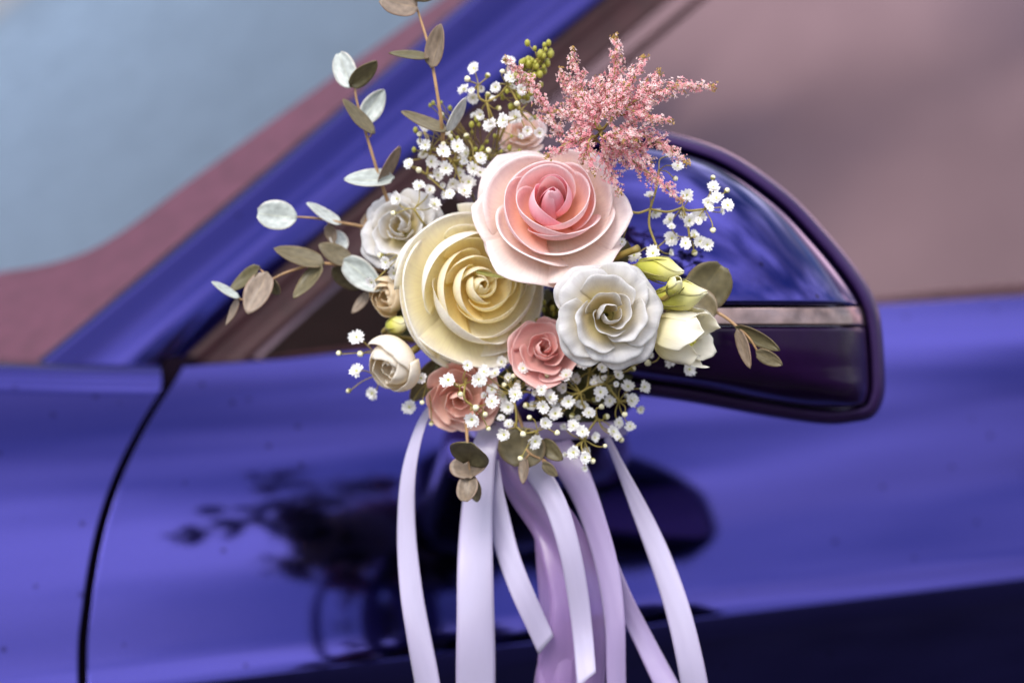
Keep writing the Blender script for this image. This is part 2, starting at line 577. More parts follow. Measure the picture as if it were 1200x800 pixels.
flat = lambda u, z: -0.35 * z
BELT_PX = [(-600, 500), (20, 462), (217, 444), (350, 434), (429, 425), (700, 400), (1040, 367), (1200, 356), (1900, 318)]
CREASE_PX = [(-600, 888), (0, 826), (250, 797), (400, 779), (612, 754), (818, 724), (1200, 677), (1900, 596)]
zbelt = line_fn(BELT_PX, flat)
zcrease = line_fn([(x, y) for x, y in CREASE_PX], lambda u, z: 0.022)


def body(u, z):
    zb, zc = zbelt(u), zcrease(u)
    h = zb - zc
    if z >= zc:
        t = (z - zc) / h
        tt = min(t, 1.15)
        return 0.026 - h * (0.28 * t + 0.22 * t * t + 0.030 * (1 - math.exp(-t / 0.085)) + 0.045 * tt ** 7)
    return 0.026 - 0.085 * (1 - math.exp((z - zc) / 0.11))


# door front edge (centre of the shut line)
GAP_PX = [(206, 437), (200, 447), (170, 495), (140, 555), (117, 625), (102, 710), (97, 800), (97, 1000), (110, 1500)]
gq = sorted(((hit(x, y, body)[1], hit(x, y, body)[0]) for x, y in GAP_PX))
gz, gu = [a for a, _ in gq], [b for _, b in gq]
gpath = catmull([(a, b, 0) for a, b in gq], 8)
gz, gu = [p[0] for p in gpath], [p[1] for p in gpath]
uedge = lambda z: lerp_list(gz, gu, z)

car_root = thing('car', 'glossy violet blue car with flowers tied to its door mirror', 'car', (ORG.x, ORG.y, 0.0))


def car_mesh(name, V, F, mat, parent=None, **k):
    p = parent or car_root
    off = Vector((ORG.x, ORG.y, 0))
    return mesh_obj(name, [Vector(v) - off for v in V], F, mat, p, **k)


Z_SILL = -(ORG.z - 0.28)
GAPW = 0.0036


def rows(top, n1=46, n2=16):
    """row parameter list: (kind, t) dense between crease and belt"""
    return [('lo', i / n2) for i in range(n2)] + [('up', i / n1) for i in range(n1 + 1)]


def panel(uf, ub, ztop, nu, extra=None):
    """uf/ub: functions z->u of front and back edge; z rows follow crease and top line"""
    V = []
    R = rows(ztop)
    for i in range(nu):
        s = i / (nu - 1)
        col = []
        for kind, t in R:
            u = None
            z = None
            u = 0.0
            for _ in range(4):
                zc, zt = zcrease(u), ztop(u)
                if kind == 'lo':
                    tt = t ** 0.6
                    z = Z_SILL + (zc - Z_SILL) * tt
                else:
                    tt = t if t < 0.0 else (t ** 1.3)
                    z = zc + (zt - zc) * tt
                u = uf(z) + (ub(z) - uf(z)) * s
            col.append((u, z))
        V.append(col)
    return V, len(R)


def build_panel(name, uf, ub, ztop, nu, edge, mat, parent=None, top_in=0.0):
    grid, nv = panel(uf, ub, ztop, nu)
    pts = []
    # returned edges: rounded lip at front (edge='f') or back (edge='b'), and a rolled top
    cols = []
    lip = [(0.0, 0.0), (0.0004, 0.0003), (0.0007, 0.001), (0.0008, 0.004), (0.0008, 0.02)]
    if edge == 'f':
        for dx, dw in reversed(lip[1:]):
            cols.append([(u - dx, z, -dw) for u, z in grid[0]])
    for ci, c in enumerate(grid):
        if edge == 'b' and ci == len(grid) - 1:
            cols += [[(u - e, z, 0.0) for u, z in c] for e in (0.005, 0.0012, 0.0004)]
        cols.append([(u, z, 0.0) for u, z in c])
        if edge == 'f' and ci == 0:
            cols += [[(u + e, z, 0.0) for u, z in c] for e in (0.0004, 0.0012, 0.005)]
    if edge == 'b':
        for dx, dw in lip[1:]:
            cols.append([(u + dx, z, -dw) for u, z in grid[-1]])
    nrow = nv
    roll = []
    if top_in:
        for k in range(1, 9):
            a = k / 8 * R_(78)
            roll.append((0.014 * math.sin(a), -0.014 * (1 - math.cos(a))))
        roll += [(0.0142, -0.022), (0.0142, -0.05), (0.010, -0.056), (-0.09, -0.060)]
    else:
        roll = [(0.0006, -0.0006), (0.0008, -0.003), (0.0008, -0.02), (-0.003, -0.045)]
    for c in cols:
        line = []
        for u, z, dw in c:
            line.append(car(u, z, body(u, z) + dw))
        u, z, dw = c[-1]
        b0 = body(u, z)
        for dz, dw2 in roll:
            line.append(car(u, z + dz, b0 + dw + dw2))
        pts.append(line)
    nv2 = len(pts[0])
    V = [p for c in pts for p in c]
    F = [tuple(reversed(f)) for f in grid_faces(len(pts), nv2)]
    return car_mesh(name, V, F, mat, parent)


# fender top line: level in the picture, rolls over into the bonnet
zfend = line_fn([(-600, 458), (0, 465), (100, 467), (197, 467), (230, 467)], flat)
build_panel('front_wing', lambda z: -1.15, lambda z: uedge(z) - GAPW, zfend, 46, 'b', M['paint'], top_in=1.0)
build_panel('door', lambda z: uedge(z) + GAPW, lambda z: 1.35, zbelt, 110, 'f', M['paint'])

V = []
for i in range(16):
    for j in range(14):
        V.append(car(-1.15 + 0.52 * i / 15, zfend(-0.9) + 0.012 + 0.06 * math.sin(j / 13 * 1.5) + 0.02 * i / 15, body(-0.9, zfend(-0.9)) - 0.05 - 1.2 * j / 13))
car_mesh('bonnet', V, [tuple(reversed(f)) for f in grid_faces(16, 14)], M['paint'])

# dark seal strip visible inside the shut line
V, F = [], []
zs = [Z_SILL + (gz[-1] + 0.01 - Z_SILL) * i / 70 for i in range(71)]
for z in zs:
    u = uedge(z)
    b0 = body(u, z) - 0.010
    V += [car(u - 0.012, z, b0), car(u, z, b0 - 0.002), car(u + 0.012, z, b0)]
car_mesh('door_seal', V, [tuple(reversed(f)) for f in grid_faces(71, 3)], M['gap'])

# upper body: side glass plane leans inwards above the belt
TUMB = math.tan(R_(27))


def upper(u, z):
    zb = zbelt(u)
    return body(u, zb) - 0.028 - TUMB * (z - zb)


def on_upper(px, py, out=0.0):
    u, z, w_ = hit(px, py, upper)
    return car(u, z, w_ + out)


def px_line(P, t):
    """point on a pixel polyline, t in 0..1 by index"""
    q = catmull([(x, y, 0) for x, y in P], 6)
    f = t * (len(q) - 1)
    i = min(int(f), len(q) - 2)
    p = q[i].lerp(q[i + 1], f - i)
    return p.x, p.y


L1 = [(2, 459), (17, 447), (253, 253), (460, 77), (548, 0), (850, -255)]
L2 = [(181, 447), (192, 437), (330, 312), (505, 166), (706, 0), (1010, -250)]
L3 = [(285, 431), (300, 418), (437, 298), (600, 160), (790, 0), (1090, -250)]


def loft(name, A, B, prof, mat, n=48, t0=0.0, parent=None, uvy=False):
    """strip between two pixel lines on the upper surface; prof = [(fraction across, outward metres)]"""
    V = []
    for i in range(n):
        t = t0 + (1 - t0) * i / (n - 1)
        ax, ay = px_line(A, t)
        bx, by = px_line(B, t)
        pa, pb = on_upper(ax, ay), on_upper(bx, by)
        for s, o in prof:
            V.append(pa.lerp(pb, s) + W * o)
    F = grid_faces(n, len(prof))
    return car_mesh(name, V, F, mat, parent)


arc = [(-0.02, -0.03), (-0.012, -0.006)] + [(s / 14, 0.012 * math.sin(math.pi * (0.12 + 0.80 * s / 14)) + 0.003) for s in range(15)] + [(1.004, -0.004), (1.01, -0.012)]
loft('windscreen_pillar', L1, L2, arc, M['paint'])
seal_prof = []
for k in range(33):
    s = k / 32
    o = 0.002 - 0.006 * s
    o += 0.0028 * max(0, math.sin(s * math.pi * 3.0)) ** 0.6
    if s > 0.93:
        o -= 0.012 * (s - 0.93) / 0.07
    seal_prof.append((s * 1.02 - 0.01, o))
loft('window_seal', L2, L3, seal_prof, M['rubber'])
q = [on_upper(x, y, -0.004) for x, y in ((150, 500), (270, 490), (320, 420), (200, 428))]  # dark plate added to plug the see-through hole at the pillar foot
car_mesh('pillar_foot_plug', q + [p - W * 0.01 for p in q], [(0, 1, 2, 3)] + [(i, (i + 1) % 4, (i + 1) % 4 + 4, i + 4) for i in range(4)], M['gap'], smooth=False)
# belt strip under the glass
BS_TOP = [(222, 436), (300, 420), (440, 402), (700, 380), (1040, 347), (1200, 333), (1900, 290)]
BS_BOT = [(216, 449), (300, 440), (429, 427), (700, 402), (1040, 369), (1200, 358), (1900, 320)]
loft('belt_moulding', BS_TOP, BS_BOT, [(-0.05, -0.014), (0.0, -0.003)] + [(k / 8, 0.004 + 0.006 * math.sin(math.pi * k / 8 * 0.9)) for k in range(9)] + [(1.02, 0.0)], M['rubber'], n=60)
# thin upright strip between corner pane and window
loft('corner_strip', [(312, 424), (372, 372), (452, 304), (620, 160), (812, 0), (1110, -250)],
     [(334, 422), (392, 372), (470, 304), (636, 160), (826, 0), (1124, -250)],
     [(0, -0.006), (0.1, -0.001), (0.5, 0.001), (0.9, -0.001), (1, -0.006)], M['rubber'])

# side glass sheet, curved, 4 mm thick
nu, nv = 60, 24
V = []
for i in range(nu):
    t = i / (nu - 1)
    for j in range(nv):
        s = j / (nv - 1)
        bx = 235 + t * 1750
        by = lerp_list([196, 300, 440, 700, 1040, 1200, 1900], [462, 432, 416, 392, 359, 347, 306], bx)
        u0, z0, w0 = hit(bx, by, upper)
        zt = 0.50
        z = z0 + (zt - z0) * s
        # front edge follows the pillar rake
        u1 = u0 + (0.55 * (1 - t) + 0.0 * t) * (z - z0) / 0.5 * 1.15
        bulge = 0.018 * math.sin(math.pi * s * 0.5)
        V.append(car(u1, z, w0 - TUMB * (z - z0) + bulge - 0.006))
gl = car_mesh('side_window', V, [tuple(reversed(f)) for f in grid_faces(nu, nv)], M['side_glass'])

# windscreen: from the pillar edge away and forwards
dirw = (-W * 0.80 - U * 0.60)
pA = on_upper(17, 447, -0.012)
pB = on_upper(548, 0, -0.012)
ld = (pB - pA).normalized()
wn = ld.cross(dirw).normalized()
if wn.dot(CAM - pA) < 0:
    wn = -wn


def on_screen(px, py):
    d = ray(px, py)
    s = (pA - CAM).dot(wn) / d.dot(wn)
    P = CAM + d * s
    return P


def screen_pt(a, b):
    """a along the pillar (m), b across into the car (m), with windscreen curvature"""
    return pA + ld * a + dirw * b + wn * (0.05 * b - 0.20 * b * b)


def screen_ab(px, py):
    d = ray(px, py)
    a = b = 0
    P = on_screen(px, py)
    for _ in range(6):
        q = P - pA
        # solve q = ld*a + dirw*b
        A11, A12, A22 = 1.0, ld.dot(dirw), dirw.dot(dirw)
        r1, r2 = q.dot(ld), q.dot(dirw)
        det = A11 * A22 - A12 * A12
        a, b = (r1 * A22 - r2 * A12) / det, (A11 * r2 - A12 * r1) / det
        off = wn * (0.05 * b - 0.20 * b * b)
        s = (pA + off - CAM).dot(wn) / d.dot(wn)
        P = CAM + d * s - off
    return a, b


FR = [(-60, 328), (0, 322), (75, 308), (138, 279), (230, 211), (402, 86), (490, 23), (640, -90), (870, -270)]
fr_ab = [screen_ab(x, y) for x, y in FR]
(a0, b0_), (a1, b1_) = fr_ab[0], fr_ab[1]
fr_ab = [(a0 + (a0 - a1) * k, b0_ + (b0_ - b1_) * k) for k in (8, 5, 3, 1.5)] + fr_ab
nu, nv = 40, 40
V = [screen_pt(-0.45 + 1.45 * i / (nu - 1), -0.004 + 0.9 * j / (nv - 1)) for i in range(nu) for j in range(nv)]
car_mesh('windscreen', V, grid_faces(nu, nv), M['wind_glass'])
# printed border on the glass: between the clear area and the outer edge
V = []
frp = catmull([(a, b, 0) for a, b in fr_ab], 10)
n = len(frp)
for i, p in enumerate(frp):
    f = i / (n - 1)
    if f < 0.46:
        e = Vector((-0.44, p.y * max(0.0, 1 - (f / 0.46)) - 0.006, 0))
    else:
        k = min(1.0, (f - 0.46) / 0.14)
        e = Vector((-0.44 * (1 - k) + (p.x - 0.05 * (1 - f)) * k, -0.006, 0))
    for q_ in range(8):
        q = p.lerp(e, q_ / 7)
        V.append(screen_pt(q.x, q.y) + wn * 0.0025)
car_mesh('windscreen_border', V, grid_faces(n, 8), M['frit'])
# dashboard and cabin behind the glass
V = []
for i in range(12):
    for j in range(12):
        u = -0.95 + 1.3 * i / 11
        wi = -0.10 - 1.2 * j / 11
        V.append(car(u, zbelt(0) - 0.06 + 0.03 * math.sin(j * 0.5) - 0.02 * (i / 11) ** 2, wi))
car_mesh('dashboard', V, grid_faces(12, 12), M['dash'])
# cabin lining: inner door trim, far side and seat back wall
V = [car(-0.15, -0.3, -0.16), car(1.35, -0.3, -0.16), car(1.35, -0.3, -1.3), car(-0.15, -0.3, -1.3),
     car(0.60, 0.62, -0.50), car(1.35, 0.62, -0.50), car(1.35, 0.62, -1.1), car(0.60, 0.62, -1.1)]
F = [(0, 1, 2, 3), (1, 5, 6, 2), (2, 6, 7, 3), (4, 7, 6, 5)]
car_mesh('cabin_lining', V, F, M['cabin'], smooth=False)
# far side of the cabin, seen through the windscreen
V = []
for i in range(14):
    for j in range(8):
        V.append(car(-1.5 + 2.85 * i / 13, -0.15 + 1.6 * j / 7, -1.30 + 0.25 * (j / 7) ** 2))
car_mesh('far_side_trim', V, grid_faces(14, 8), M['dash'])
q = [on_upper(x, y, 0.001) for x, y in ((296, 428), (366, 364), (437, 302), (530, 224), (600, 300), (660, 395), (500, 411))]
car_mesh('corner_panel', q + [p - W * 0.004 for p in q], [(0, 1, 2, 3, 4, 5, 6)] + [(i, (i + 1) % 7, (i + 1) % 7 + 7, i + 7) for i in range(7)], M['sail'], smooth=False)
# roof edge above the frame
V = []
for i in range(30):
    u = 0.40 + 0.95 * i / 29
    for j in range(10):
        a = j / 9
        V.append(car(u, 0.49 + 0.055 * math.sin(a * 1.5), body(0.3, zbelt(0.3)) - 0.012 - TUMB * 0.40 - 0.35 * a ** 2))
car_mesh('roof', V, [tuple(reversed(f)) for f in grid_faces(30, 10)], M['paint'])

# ------------------------------------------------------------------ door mirror (part of the car)
mir = part_empty('side_mirror', car_root)
mir['label'] = 'domed violet blue door mirror with signal strip and dark lower half'
# outline of the housing, right half measured; left half tucked behind the flowers
TOPL = [(600, 250), (612, 215), (640, 180), (690, 158), (740, 151), (775, 153), (850, 176), (920, 222), (972, 275), (1008, 320), (1026, 352), (1033, 380), (1037, 430), (1036, 465), (1024, 488), (1000, 495), (965, 497), (900, 488), (800, 470), (700, 456), (640, 440), (608, 400), (598, 330)]
out = [Vector((p.x, p.y, 0)) for p in catmull([(x, y, 0) for x, y in TOPL + TOPL[:1]], 8)][:-1]
CX, CY = 820, 385


def xs_at(y, poly):
    xs = []
    m = len(poly)
    for i in range(m):
        a, b = poly[i], poly[(i + 1) % m]
        if (a.y - y) * (b.y - y) <= 0 and abs(a.y - b.y) > 1e-9:
            xs.append(a.x + (b.x - a.x) * (y - a.y) / (b.y - a.y))
    return (min(xs), max(xs)) if len(xs) >= 2 else None


D_EDGE, BULGE = 0.125, 0.075
inset = []
m_ = len(out)
for i in range(m_):
    a, b = out[i - 3], out[(i + 3) % m_]
    d = (b - a).normalized()
    nrm = Vector((d.y, -d.x, 0))     # outward for clockwise-on-screen order
    inset.append(out[i] - nrm * 19)
ymin = min(p.y for p in inset) + 0.4
ymax = max(p.y for p in inset) - 0.4


def cap_depth(x, y, xl, xr):
    u = (x - xl) / max(xr - xl, 1e-6) * 2 - 1
    side = max(0.0, 1 - abs(u) ** 3.2) ** 0.5
    if y < 395:
        v = (395 - y) / (395 - ymin)
        prof = max(0.0, 1 - v ** 2.0) ** 0.62
    else:
        v = (y - 395) / (ymax - 395)
        prof = max(0.0, 1 - v ** 2.6) ** 0.5
    tilt = 0.03 * (x - 600) / 430        # outer end sits further back
    return D_EDGE - BULGE * side * prof + tilt * 0.6


def cap_piece(name, y0, y1, mat, nrows, lift=0.0, x0=None, x1=None):
    V = []
    nx = 56
    for j in range(nrows):
        y = y0 + (y1 - y0) * j / (nrows - 1)
        xl, xr = xs_at(y, inset)
        a = xl if x0 is None else max(x0, xl)
        b = xr if x1 is None else min(x1, xr)
        for i in range(nx):
            s = 0.5 - 0.5 * math.cos(math.pi * i / (nx - 1))
            x = a + (b - a) * s
            d = cap_depth(x, y, xl, xr)
            if j in (0, nrows - 1) and y not in (ymin, ymax):
                d += 0.004
            V.append(pt(x, y, d - lift))
    F = grid_faces(nrows, nx)
    return car_mesh(name, V, F, mat, mir)


def rowset(y0, y1):
    return y0, y1


cap_piece('mirror_cap', ymin, 357.5, M['paint'], 60)
st = cap_piece('turn_signal', 359, 382, M['chrome'], 14, lift=-0.0015)
cap_piece('lower_shell', 383.5, ymax, M['shell_shade_plastic'], 40)
# rim that frames the cap: groove, rounded band, back to the glass
V = []
prof = [(20, 0.012), (17.5, 0.008), (16.6, 0.0015), (15.5, -0.0005), (12, -0.0015), (7, 0.0), (3, 0.004), (0.8, 0.009), (0, 0.016), (1, 0.035), (8, 0.046), (16, 0.048)]
for i in range(m_):
    a, b = out[i - 3], out[(i + 3) % m_]
    d = (b - a).normalized()
    nrm = Vector((d.y, -d.x, 0))
    tilt = 0.018 * (out[i].x - 600) / 430
    for ins, dep in prof:
        p = out[i] - nrm * ins
        V.append(pt(p.x, p.y, D_EDGE + dep + tilt))
np_ = len(prof)
F = []
for i in range(m_):
    for j in range(np_ - 1):
        a, b = i * np_ + j, ((i + 1) % m_) * np_ + j
        F.append((a, a + 1, b + 1, b))
rim = car_mesh('mirror_rim', V, F, M['rim'] if 'rim' in M else M['paint'], mir)
V = [pt((p.x - CX) * 0.93 + CX, (p.y - CY) * 0.93 + CY, D_EDGE + 0.045 + 0.018 * (p.x - 600) / 430) for p in out]
car_mesh('mirror_glass', V, [tuple(range(m_))], M['mirror_glass'], mir, smooth=False)
# foot joining the housing to the door
V = []
secs = [(690, 450, 0.15, 62, 30), (672, 478, 0.165, 56, 28), (650, 505, 0.185, 62, 30), (636, 520, 0.215, 80, 36), (630, 525, 0.25, 100, 44), (628, 528, 0.33, 110, 48)]
for x, y, d, hw, hh in secs:
    for k in range(16):
        a = 2 * math.pi * k / 16
        ca, sa = math.cos(a), math.sin(a)
        V.append(pt(x + hw * math.copysign(abs(ca) ** 0.6, ca), y + hh * math.copysign(abs(sa) ** 0.6, sa), d))
F = []
for i in range(len(secs) - 1):
    for k in range(16):
        F.append((i * 16 + k, i * 16 + (k + 1) % 16, (i + 1) * 16 + (k + 1) % 16, (i + 1) * 16 + k))
F.append(tuple(range(16)))
car_mesh('mirror_foot', V, F, M['shell_shade_plastic'], mir)

# ------------------------------------------------------------------ flowers
def bez(P, t):
    m = 1 - t
    return tuple(m ** 3 * P[0][k] + 3 * m * m * t * P[1][k] + 3 * m * t * t * P[2][k] + t ** 3 * P[3][k] for k in (0, 1))


def petal(parent, R, th0, Wd, prof, mat, k=0.35, p=2.6, spiral=0.1, curl=0.0, curl_at=0.7, side=0.0,
          ruf=0.0, rf=7.0, seed=0, point=0.0, nu=25, nv=17, tilt=0.0, fold=0.0, thick=0.00018, tuck=0.07):
    """one petal of a flower whose axis is local z. prof = 4 bezier points (r,z) in units of R, claw to rim"""
    V, UVs = [], []
    ph = seed * 1.7
    for i in range(nu):
        a = -1 + 2 * i / (nu - 1)
        tm = 1 - k * abs(a) ** p - point * abs(a) ** 0.9
        tm *= 1 + 0.05 * noise.noise(Vector((a * 1.6, seed * 3.1, 0.3)))
        for j in range(nv):
            t = (j / (nv - 1)) ** 0.9
            tt = t * tm
            r, z = bez(prof, tt)
            # rim rolls outwards
            c = max(0.0, (t - curl_at) / (1 - curl_at))
            cs = curl * (1 - abs(a) ** 3)
            r += cs * c * c
            z -= cs * 0.75 * c * c * c
            # side margins fold back, leaving a pointed middle
            sfd = max(0.0, abs(a) - 0.45) / 0.55
            r += side * 0.35 * sfd * sfd * t
            z -= side * sfd * sfd * t
            # central keel
            z += fold * (1 - abs(a)) ** 2 * t * t
            th = th0 + a * Wd * (0.72 + 0.28 * math.sin(min(1, tt * 1.4) * math.pi / 2))
            r *= 1 + spiral * a
            r *= 1 - tuck * (max(0.0, -a - 0.35) / 0.65) ** 2
            z -= 0.35 * spiral * a * t * 0.3
            nz = noise.noise(Vector((a * 1.3 + seed, t * 1.5, seed * 0.37)))
            r += 0.06 * nz * t * min(1.0, 0.3 + r)
            z += 0.03 * noise.noise(Vector((a * 1.7, t * 1.3 + seed, seed * 0.71))) * t
            if ruf:
                e = t ** 3
                z += ruf * e * (math.sin(rf * a + ph) + 0.5 * math.sin(rf * 2.3 * a + ph * 2.1))
                r += 0.7 * ruf * e * math.sin(rf * 1.3 * a + ph * 1.4)
            x, y = r * math.cos(th), r * math.sin(th)
            z += tilt * r * math.cos(th - th0)
            V.append((x * R, y * R, z * R))
            UVs.append(((a + 1) / 2, tt))
    o = mesh_obj('petal', V, grid_faces(nu, nv), mat, parent, uvs=UVs)
    sm = o.modifiers.new('thickness', 'SOLIDIFY')
    sm.thickness = thick
    sm.offset = 0
    return o


def rose(name, label, cat, px, py, d, rpx, axis, roll, layers, group='flowers of the mirror bouquet', seed=0, calyx=True, stem_to=None):
    """layers: list of (count, rim r, rim z, belly r, half-width, material, opts)"""
    R = rpx * PX * (FOCUS + d) / FOCUS
    B = basis(axis)
    root = thing(name, label, cat, pt(px, py, d), group, B)
    rr = random.Random(seed)
    th = roll
    n = 0
    for (cnt, rim, zr, belly, Wd, mat, op) in layers:
        op = dict(op)
        z0 = op.pop('z0', 0.0)
        jr = op.pop('jit', 0.06)
        zb = op.pop('zb', 0.45)
        th = op.pop('th', th)
        ths = op.pop('ths', None)
        for i in range(cnt):
            t = ths[i] if ths else th + 2 * math.pi * i / cnt + rr.uniform(-1, 1) * jr * 2
            f = 1 + rr.uniform(-1, 1) * jr
            fz = zr + rr.uniform(-1, 1) * jr * 0.35
            prof = [(0.05, z0), (belly * 0.95 * f, z0 + 0.02), (belly * 1.15 * f, z0 + (fz - z0) * zb), (rim * f, fz)]
            n += 1
            petal(root, R, t, Wd * rr.uniform(0.93, 1.07), prof, mat, seed=seed * 13.7 + n * 1.91, **op)
        th += 2 * math.pi / cnt * 0.5 + 0.55
    # receptacle and sepals behind
    if calyx:
        V, F = [], []
        for k in range(7):
            a = k / 6
            zz, r_ = -0.30 + 0.36 * a, 0.05 + 0.13 * math.sin(a * 2.4)
            for q in range(10):
                b = 2 * math.pi * q / 10
                V.append((R * r_ * math.cos(b), R * r_ * math.sin(b), R * zz))
        for k in range(6):
            for q in range(10):
                F.append((k * 10 + q, k * 10 + (q + 1) % 10, (k + 1) * 10 + (q + 1) % 10, (k + 1) * 10 + q))
        mesh_obj('receptacle', V, F, M['calyx'], root)
        V, F = tube_data([Vector((0, 0, -0.29 * R)), Vector((0.02 * R, 0.01 * R, -0.6 * R)), Vector((0.05 * R, 0.03 * R, -1.0 * R))], 0.0022, 7)
        mesh_obj('stem', V, F, M['stem'], root)
    return root, R


to_cam = -FWD


def ax(right, up, fwd=1.0):
    return (to_cam * fwd + XV * right + UPV * up).normalized()


# pink rose
HI = dict(nu=35, nv=25)
PR = [
    (3, 0.03, 0.80, 0.17, 1.7, M['pink_heart'], dict(k=0.12, p=3, spiral=0.30, jit=0.04, zb=0.70, **HI)),
    (1, 0.12, 0.90, 0.27, 1.35, M['pink'], dict(k=0.40, p=2.2, spiral=0.06, jit=0.0, zb=0.66, th=1.45, point=0.05, curl=0.02, curl_at=0.85, **HI)),
    (2, 0.22, 0.76, 0.33, 1.75, M['pink_heart'], dict(k=0.5, p=2.8, spiral=0.24, curl=0.02, curl_at=0.88, jit=0.08, zb=0.64, th=3.5, z0=0.22, **HI)),
    (3, 0.43, 0.73, 0.46, 1.55, M['pink'], dict(k=0.5, p=2.8, spiral=0.18, curl=0.035, curl_at=0.88, jit=0.09, zb=0.60, th=1.75, point=0.04, z0=0.20, **HI)),
    (4, 0.58, 0.60, 0.60, 1.30, M['pink'], dict(k=0.5, p=2.8, spiral=0.14, curl=0.04, curl_at=0.88, jit=0.09, zb=0.58, th=4.9, point=0.05, side=0.05, z0=0.14, **HI)),
    (4, 0.80, 0.44, 0.72, 1.15, M['pink_outer'], dict(k=0.40, p=2.6, spiral=0.10, curl=0.05, curl_at=0.85, side=0.12, point=0.08, jit=0.07, zb=0.50, th=0.7, **HI)),
    (6, 1.12, 0.20, 0.80, 0.78, M['pink_outer'], dict(k=0.06, p=2.0, spiral=0.04, tuck=0, curl=0.03, curl_at=0.85, side=0.22, point=0.32, jit=0.04, zb=0.5, ths=[-0.04, 1.1, 2.25, 3.05, 4.05, 5.2], **HI)),
    (4, 0.92, 0.04, 0.76, 0.75, M['pink_outer'], dict(k=0.08, p=2.0, spiral=0.05, tuck=0, curl=0.04, curl_at=0.8, side=0.2, point=0.2, jit=0.06, zb=0.5, th=0.55, **HI)),
]
rose('pink_rose', 'large open blush pink rose, biggest pink bloom, above the white ruffled flower', 'rose', 647, 257, 0.038, 86, ax(-0.03, 0.50), 1.2, PR, seed=3)

# cream rose
CR = [
    (3, 0.05, 0.58, 0.15, 1.6, M['cream'], dict(k=0.15, spiral=0.3, jit=0.08, zb=0.65, z0=0.2)),
    (3, 0.19, 0.60, 0.25, 1.6, M['cream'], dict(k=0.5, p=2.8, spiral=0.26, jit=0.14, zb=0.62, z0=0.26, **HI)),
    (3, 0.34, 0.61, 0.40, 1.6, M['cream'], dict(k=0.5, p=2.8, spiral=0.22, curl=0.012, jit=0.14, zb=0.6, point=0.04, z0=0.26, **HI)),
    (3, 0.50, 0.61, 0.57, 1.6, M['cream'], dict(k=0.5, p=2.8, spiral=0.18, curl=0.02, curl_at=0.88, jit=0.12, zb=0.60, point=0.05, z0=0.20, **HI)),
    (4, 0.68, 0.57, 0.78, 1.35, M['cream_outer'], dict(k=0.5, p=2.8, spiral=0.12, curl=0.03, curl_at=0.88, jit=0.09, zb=0.58, th=2.5, z0=0.1, point=0.04, **HI)),
    (5, 1.02, 0.28, 1.02, 1.0, M['cream_outer'], dict(k=0.24, p=2.2, point=0.06, side=0.12, tuck=0.03, spiral=0.05, curl=0.06, curl_at=0.84, jit=0.07, zb=0.66, th=3.4, **HI)),
    (4, 0.98, 0.06, 1.0, 1.0, M['cream_outer'], dict(k=0.24, p=2.2, point=0.06, side=0.12, tuck=0.0, spiral=0.05, curl=0.06, curl_at=0.84, jit=0.07, zb=0.66, th=0.4, **HI)),
]
rose('cream_rose', 'large cream rose with buttery yellow heart tucked under the pink rose', 'rose', 549, 339, 0.060, 84, ax(0.42, 0.12), 0.4, CR, seed=8)

# white lisianthus
LS = [
    (2, 0.16, 0.62, 0.22, 1.7, M['white'], dict(k=0.12, spiral=0.25, ruf=0.02, rf=6, jit=0.08)),
    (3, 0.36, 0.60, 0.34, 1.25, M['white'], dict(k=0.18, spiral=0.2, curl=0.05, ruf=0.025, jit=0.08)),
    (3, 0.62, 0.48, 0.50, 1.15, M['white'], dict(k=0.2, spiral=0.15, curl=0.10, ruf=0.03, rf=8, jit=0.07)),
    (5, 0.95, 0.26, 0.62, 0.86, M['white'], dict(k=0.2, p=3.2, spiral=0.1, curl=0.10, ruf=0.03, rf=8, jit=0.06)),
    (4, 1.02, 0.08, 0.66, 0.80, M['white'], dict(k=0.2, p=3.2, spiral=0.08, curl=0.08, ruf=0.035, rf=7, jit=0.06)),
]
rose('white_lisianthus', 'open white lisianthus with ruffled petals beside the yellow green buds', 'flower', 710, 369, 0.006, 60, ax(0.16, 0.06), 2.0, LS, seed=12)

SM = lambda m: [
    (2, 0.14, 0.62, 0.22, 1.7, m, dict(k=0.2, spiral=0.25, ruf=0.02, jit=0.1, z0=0.2)),
    (3, 0.36, 0.62, 0.40, 1.5, m, dict(k=0.45, p=2.8, spiral=0.2, curl=0.03, ruf=0.03, jit=0.14, z0=0.22)),
    (3, 0.62, 0.52, 0.62, 1.4, m, dict(k=0.4, p=2.6, spiral=0.14, curl=0.06, ruf=0.04, jit=0.12, z0=0.1)),
    (4, 0.94, 0.30, 0.80, 1.05, m, dict(k=0.26, spiral=0.1, curl=0.06, ruf=0.04, jit=0.10)),
]
rose('small_pink_rose', 'small dusty pink rose wedged below the cream and white flowers', 'rose', 635, 412, 0.052, 43, ax(0.10, 0.30), 0.3, SM(M['dusty']), seed=21)
rose('peach_rose', 'half hidden peach pink rose under the cream rose, drooping', 'rose', 541, 462, 0.065, 46, ax(-0.1, -0.35), 1.3, SM(M['peach']), seed=27)
BUD = lambda m: [
    (3, 0.20, 0.90, 0.42, 1.5, m, dict(k=0.2, spiral=0.2, ruf=0.03, jit=0.1, zb=0.66)),
    (3, 0.44, 1.06, 0.82, 1.35, m, dict(k=0.2, p=2.2, spiral=0.12, ruf=0.03, rf=5, jit=0.08, zb=0.62)),
    (3, 0.62, 1.02, 0.98, 1.25, m, dict(k=0.22, p=2.2, spiral=0.1, curl=0.08, ruf=0.03, rf=5, jit=0.08, zb=0.6)),
]
rose('ivory_rosebud', 'small ivory cup-shaped bloom under the green bud, mouth turned down', 'flower', 474, 418, 0.056, 37, ax(-0.75, -0.55, 0.8), 0.2, BUD(M['white_bud']), seed=31)
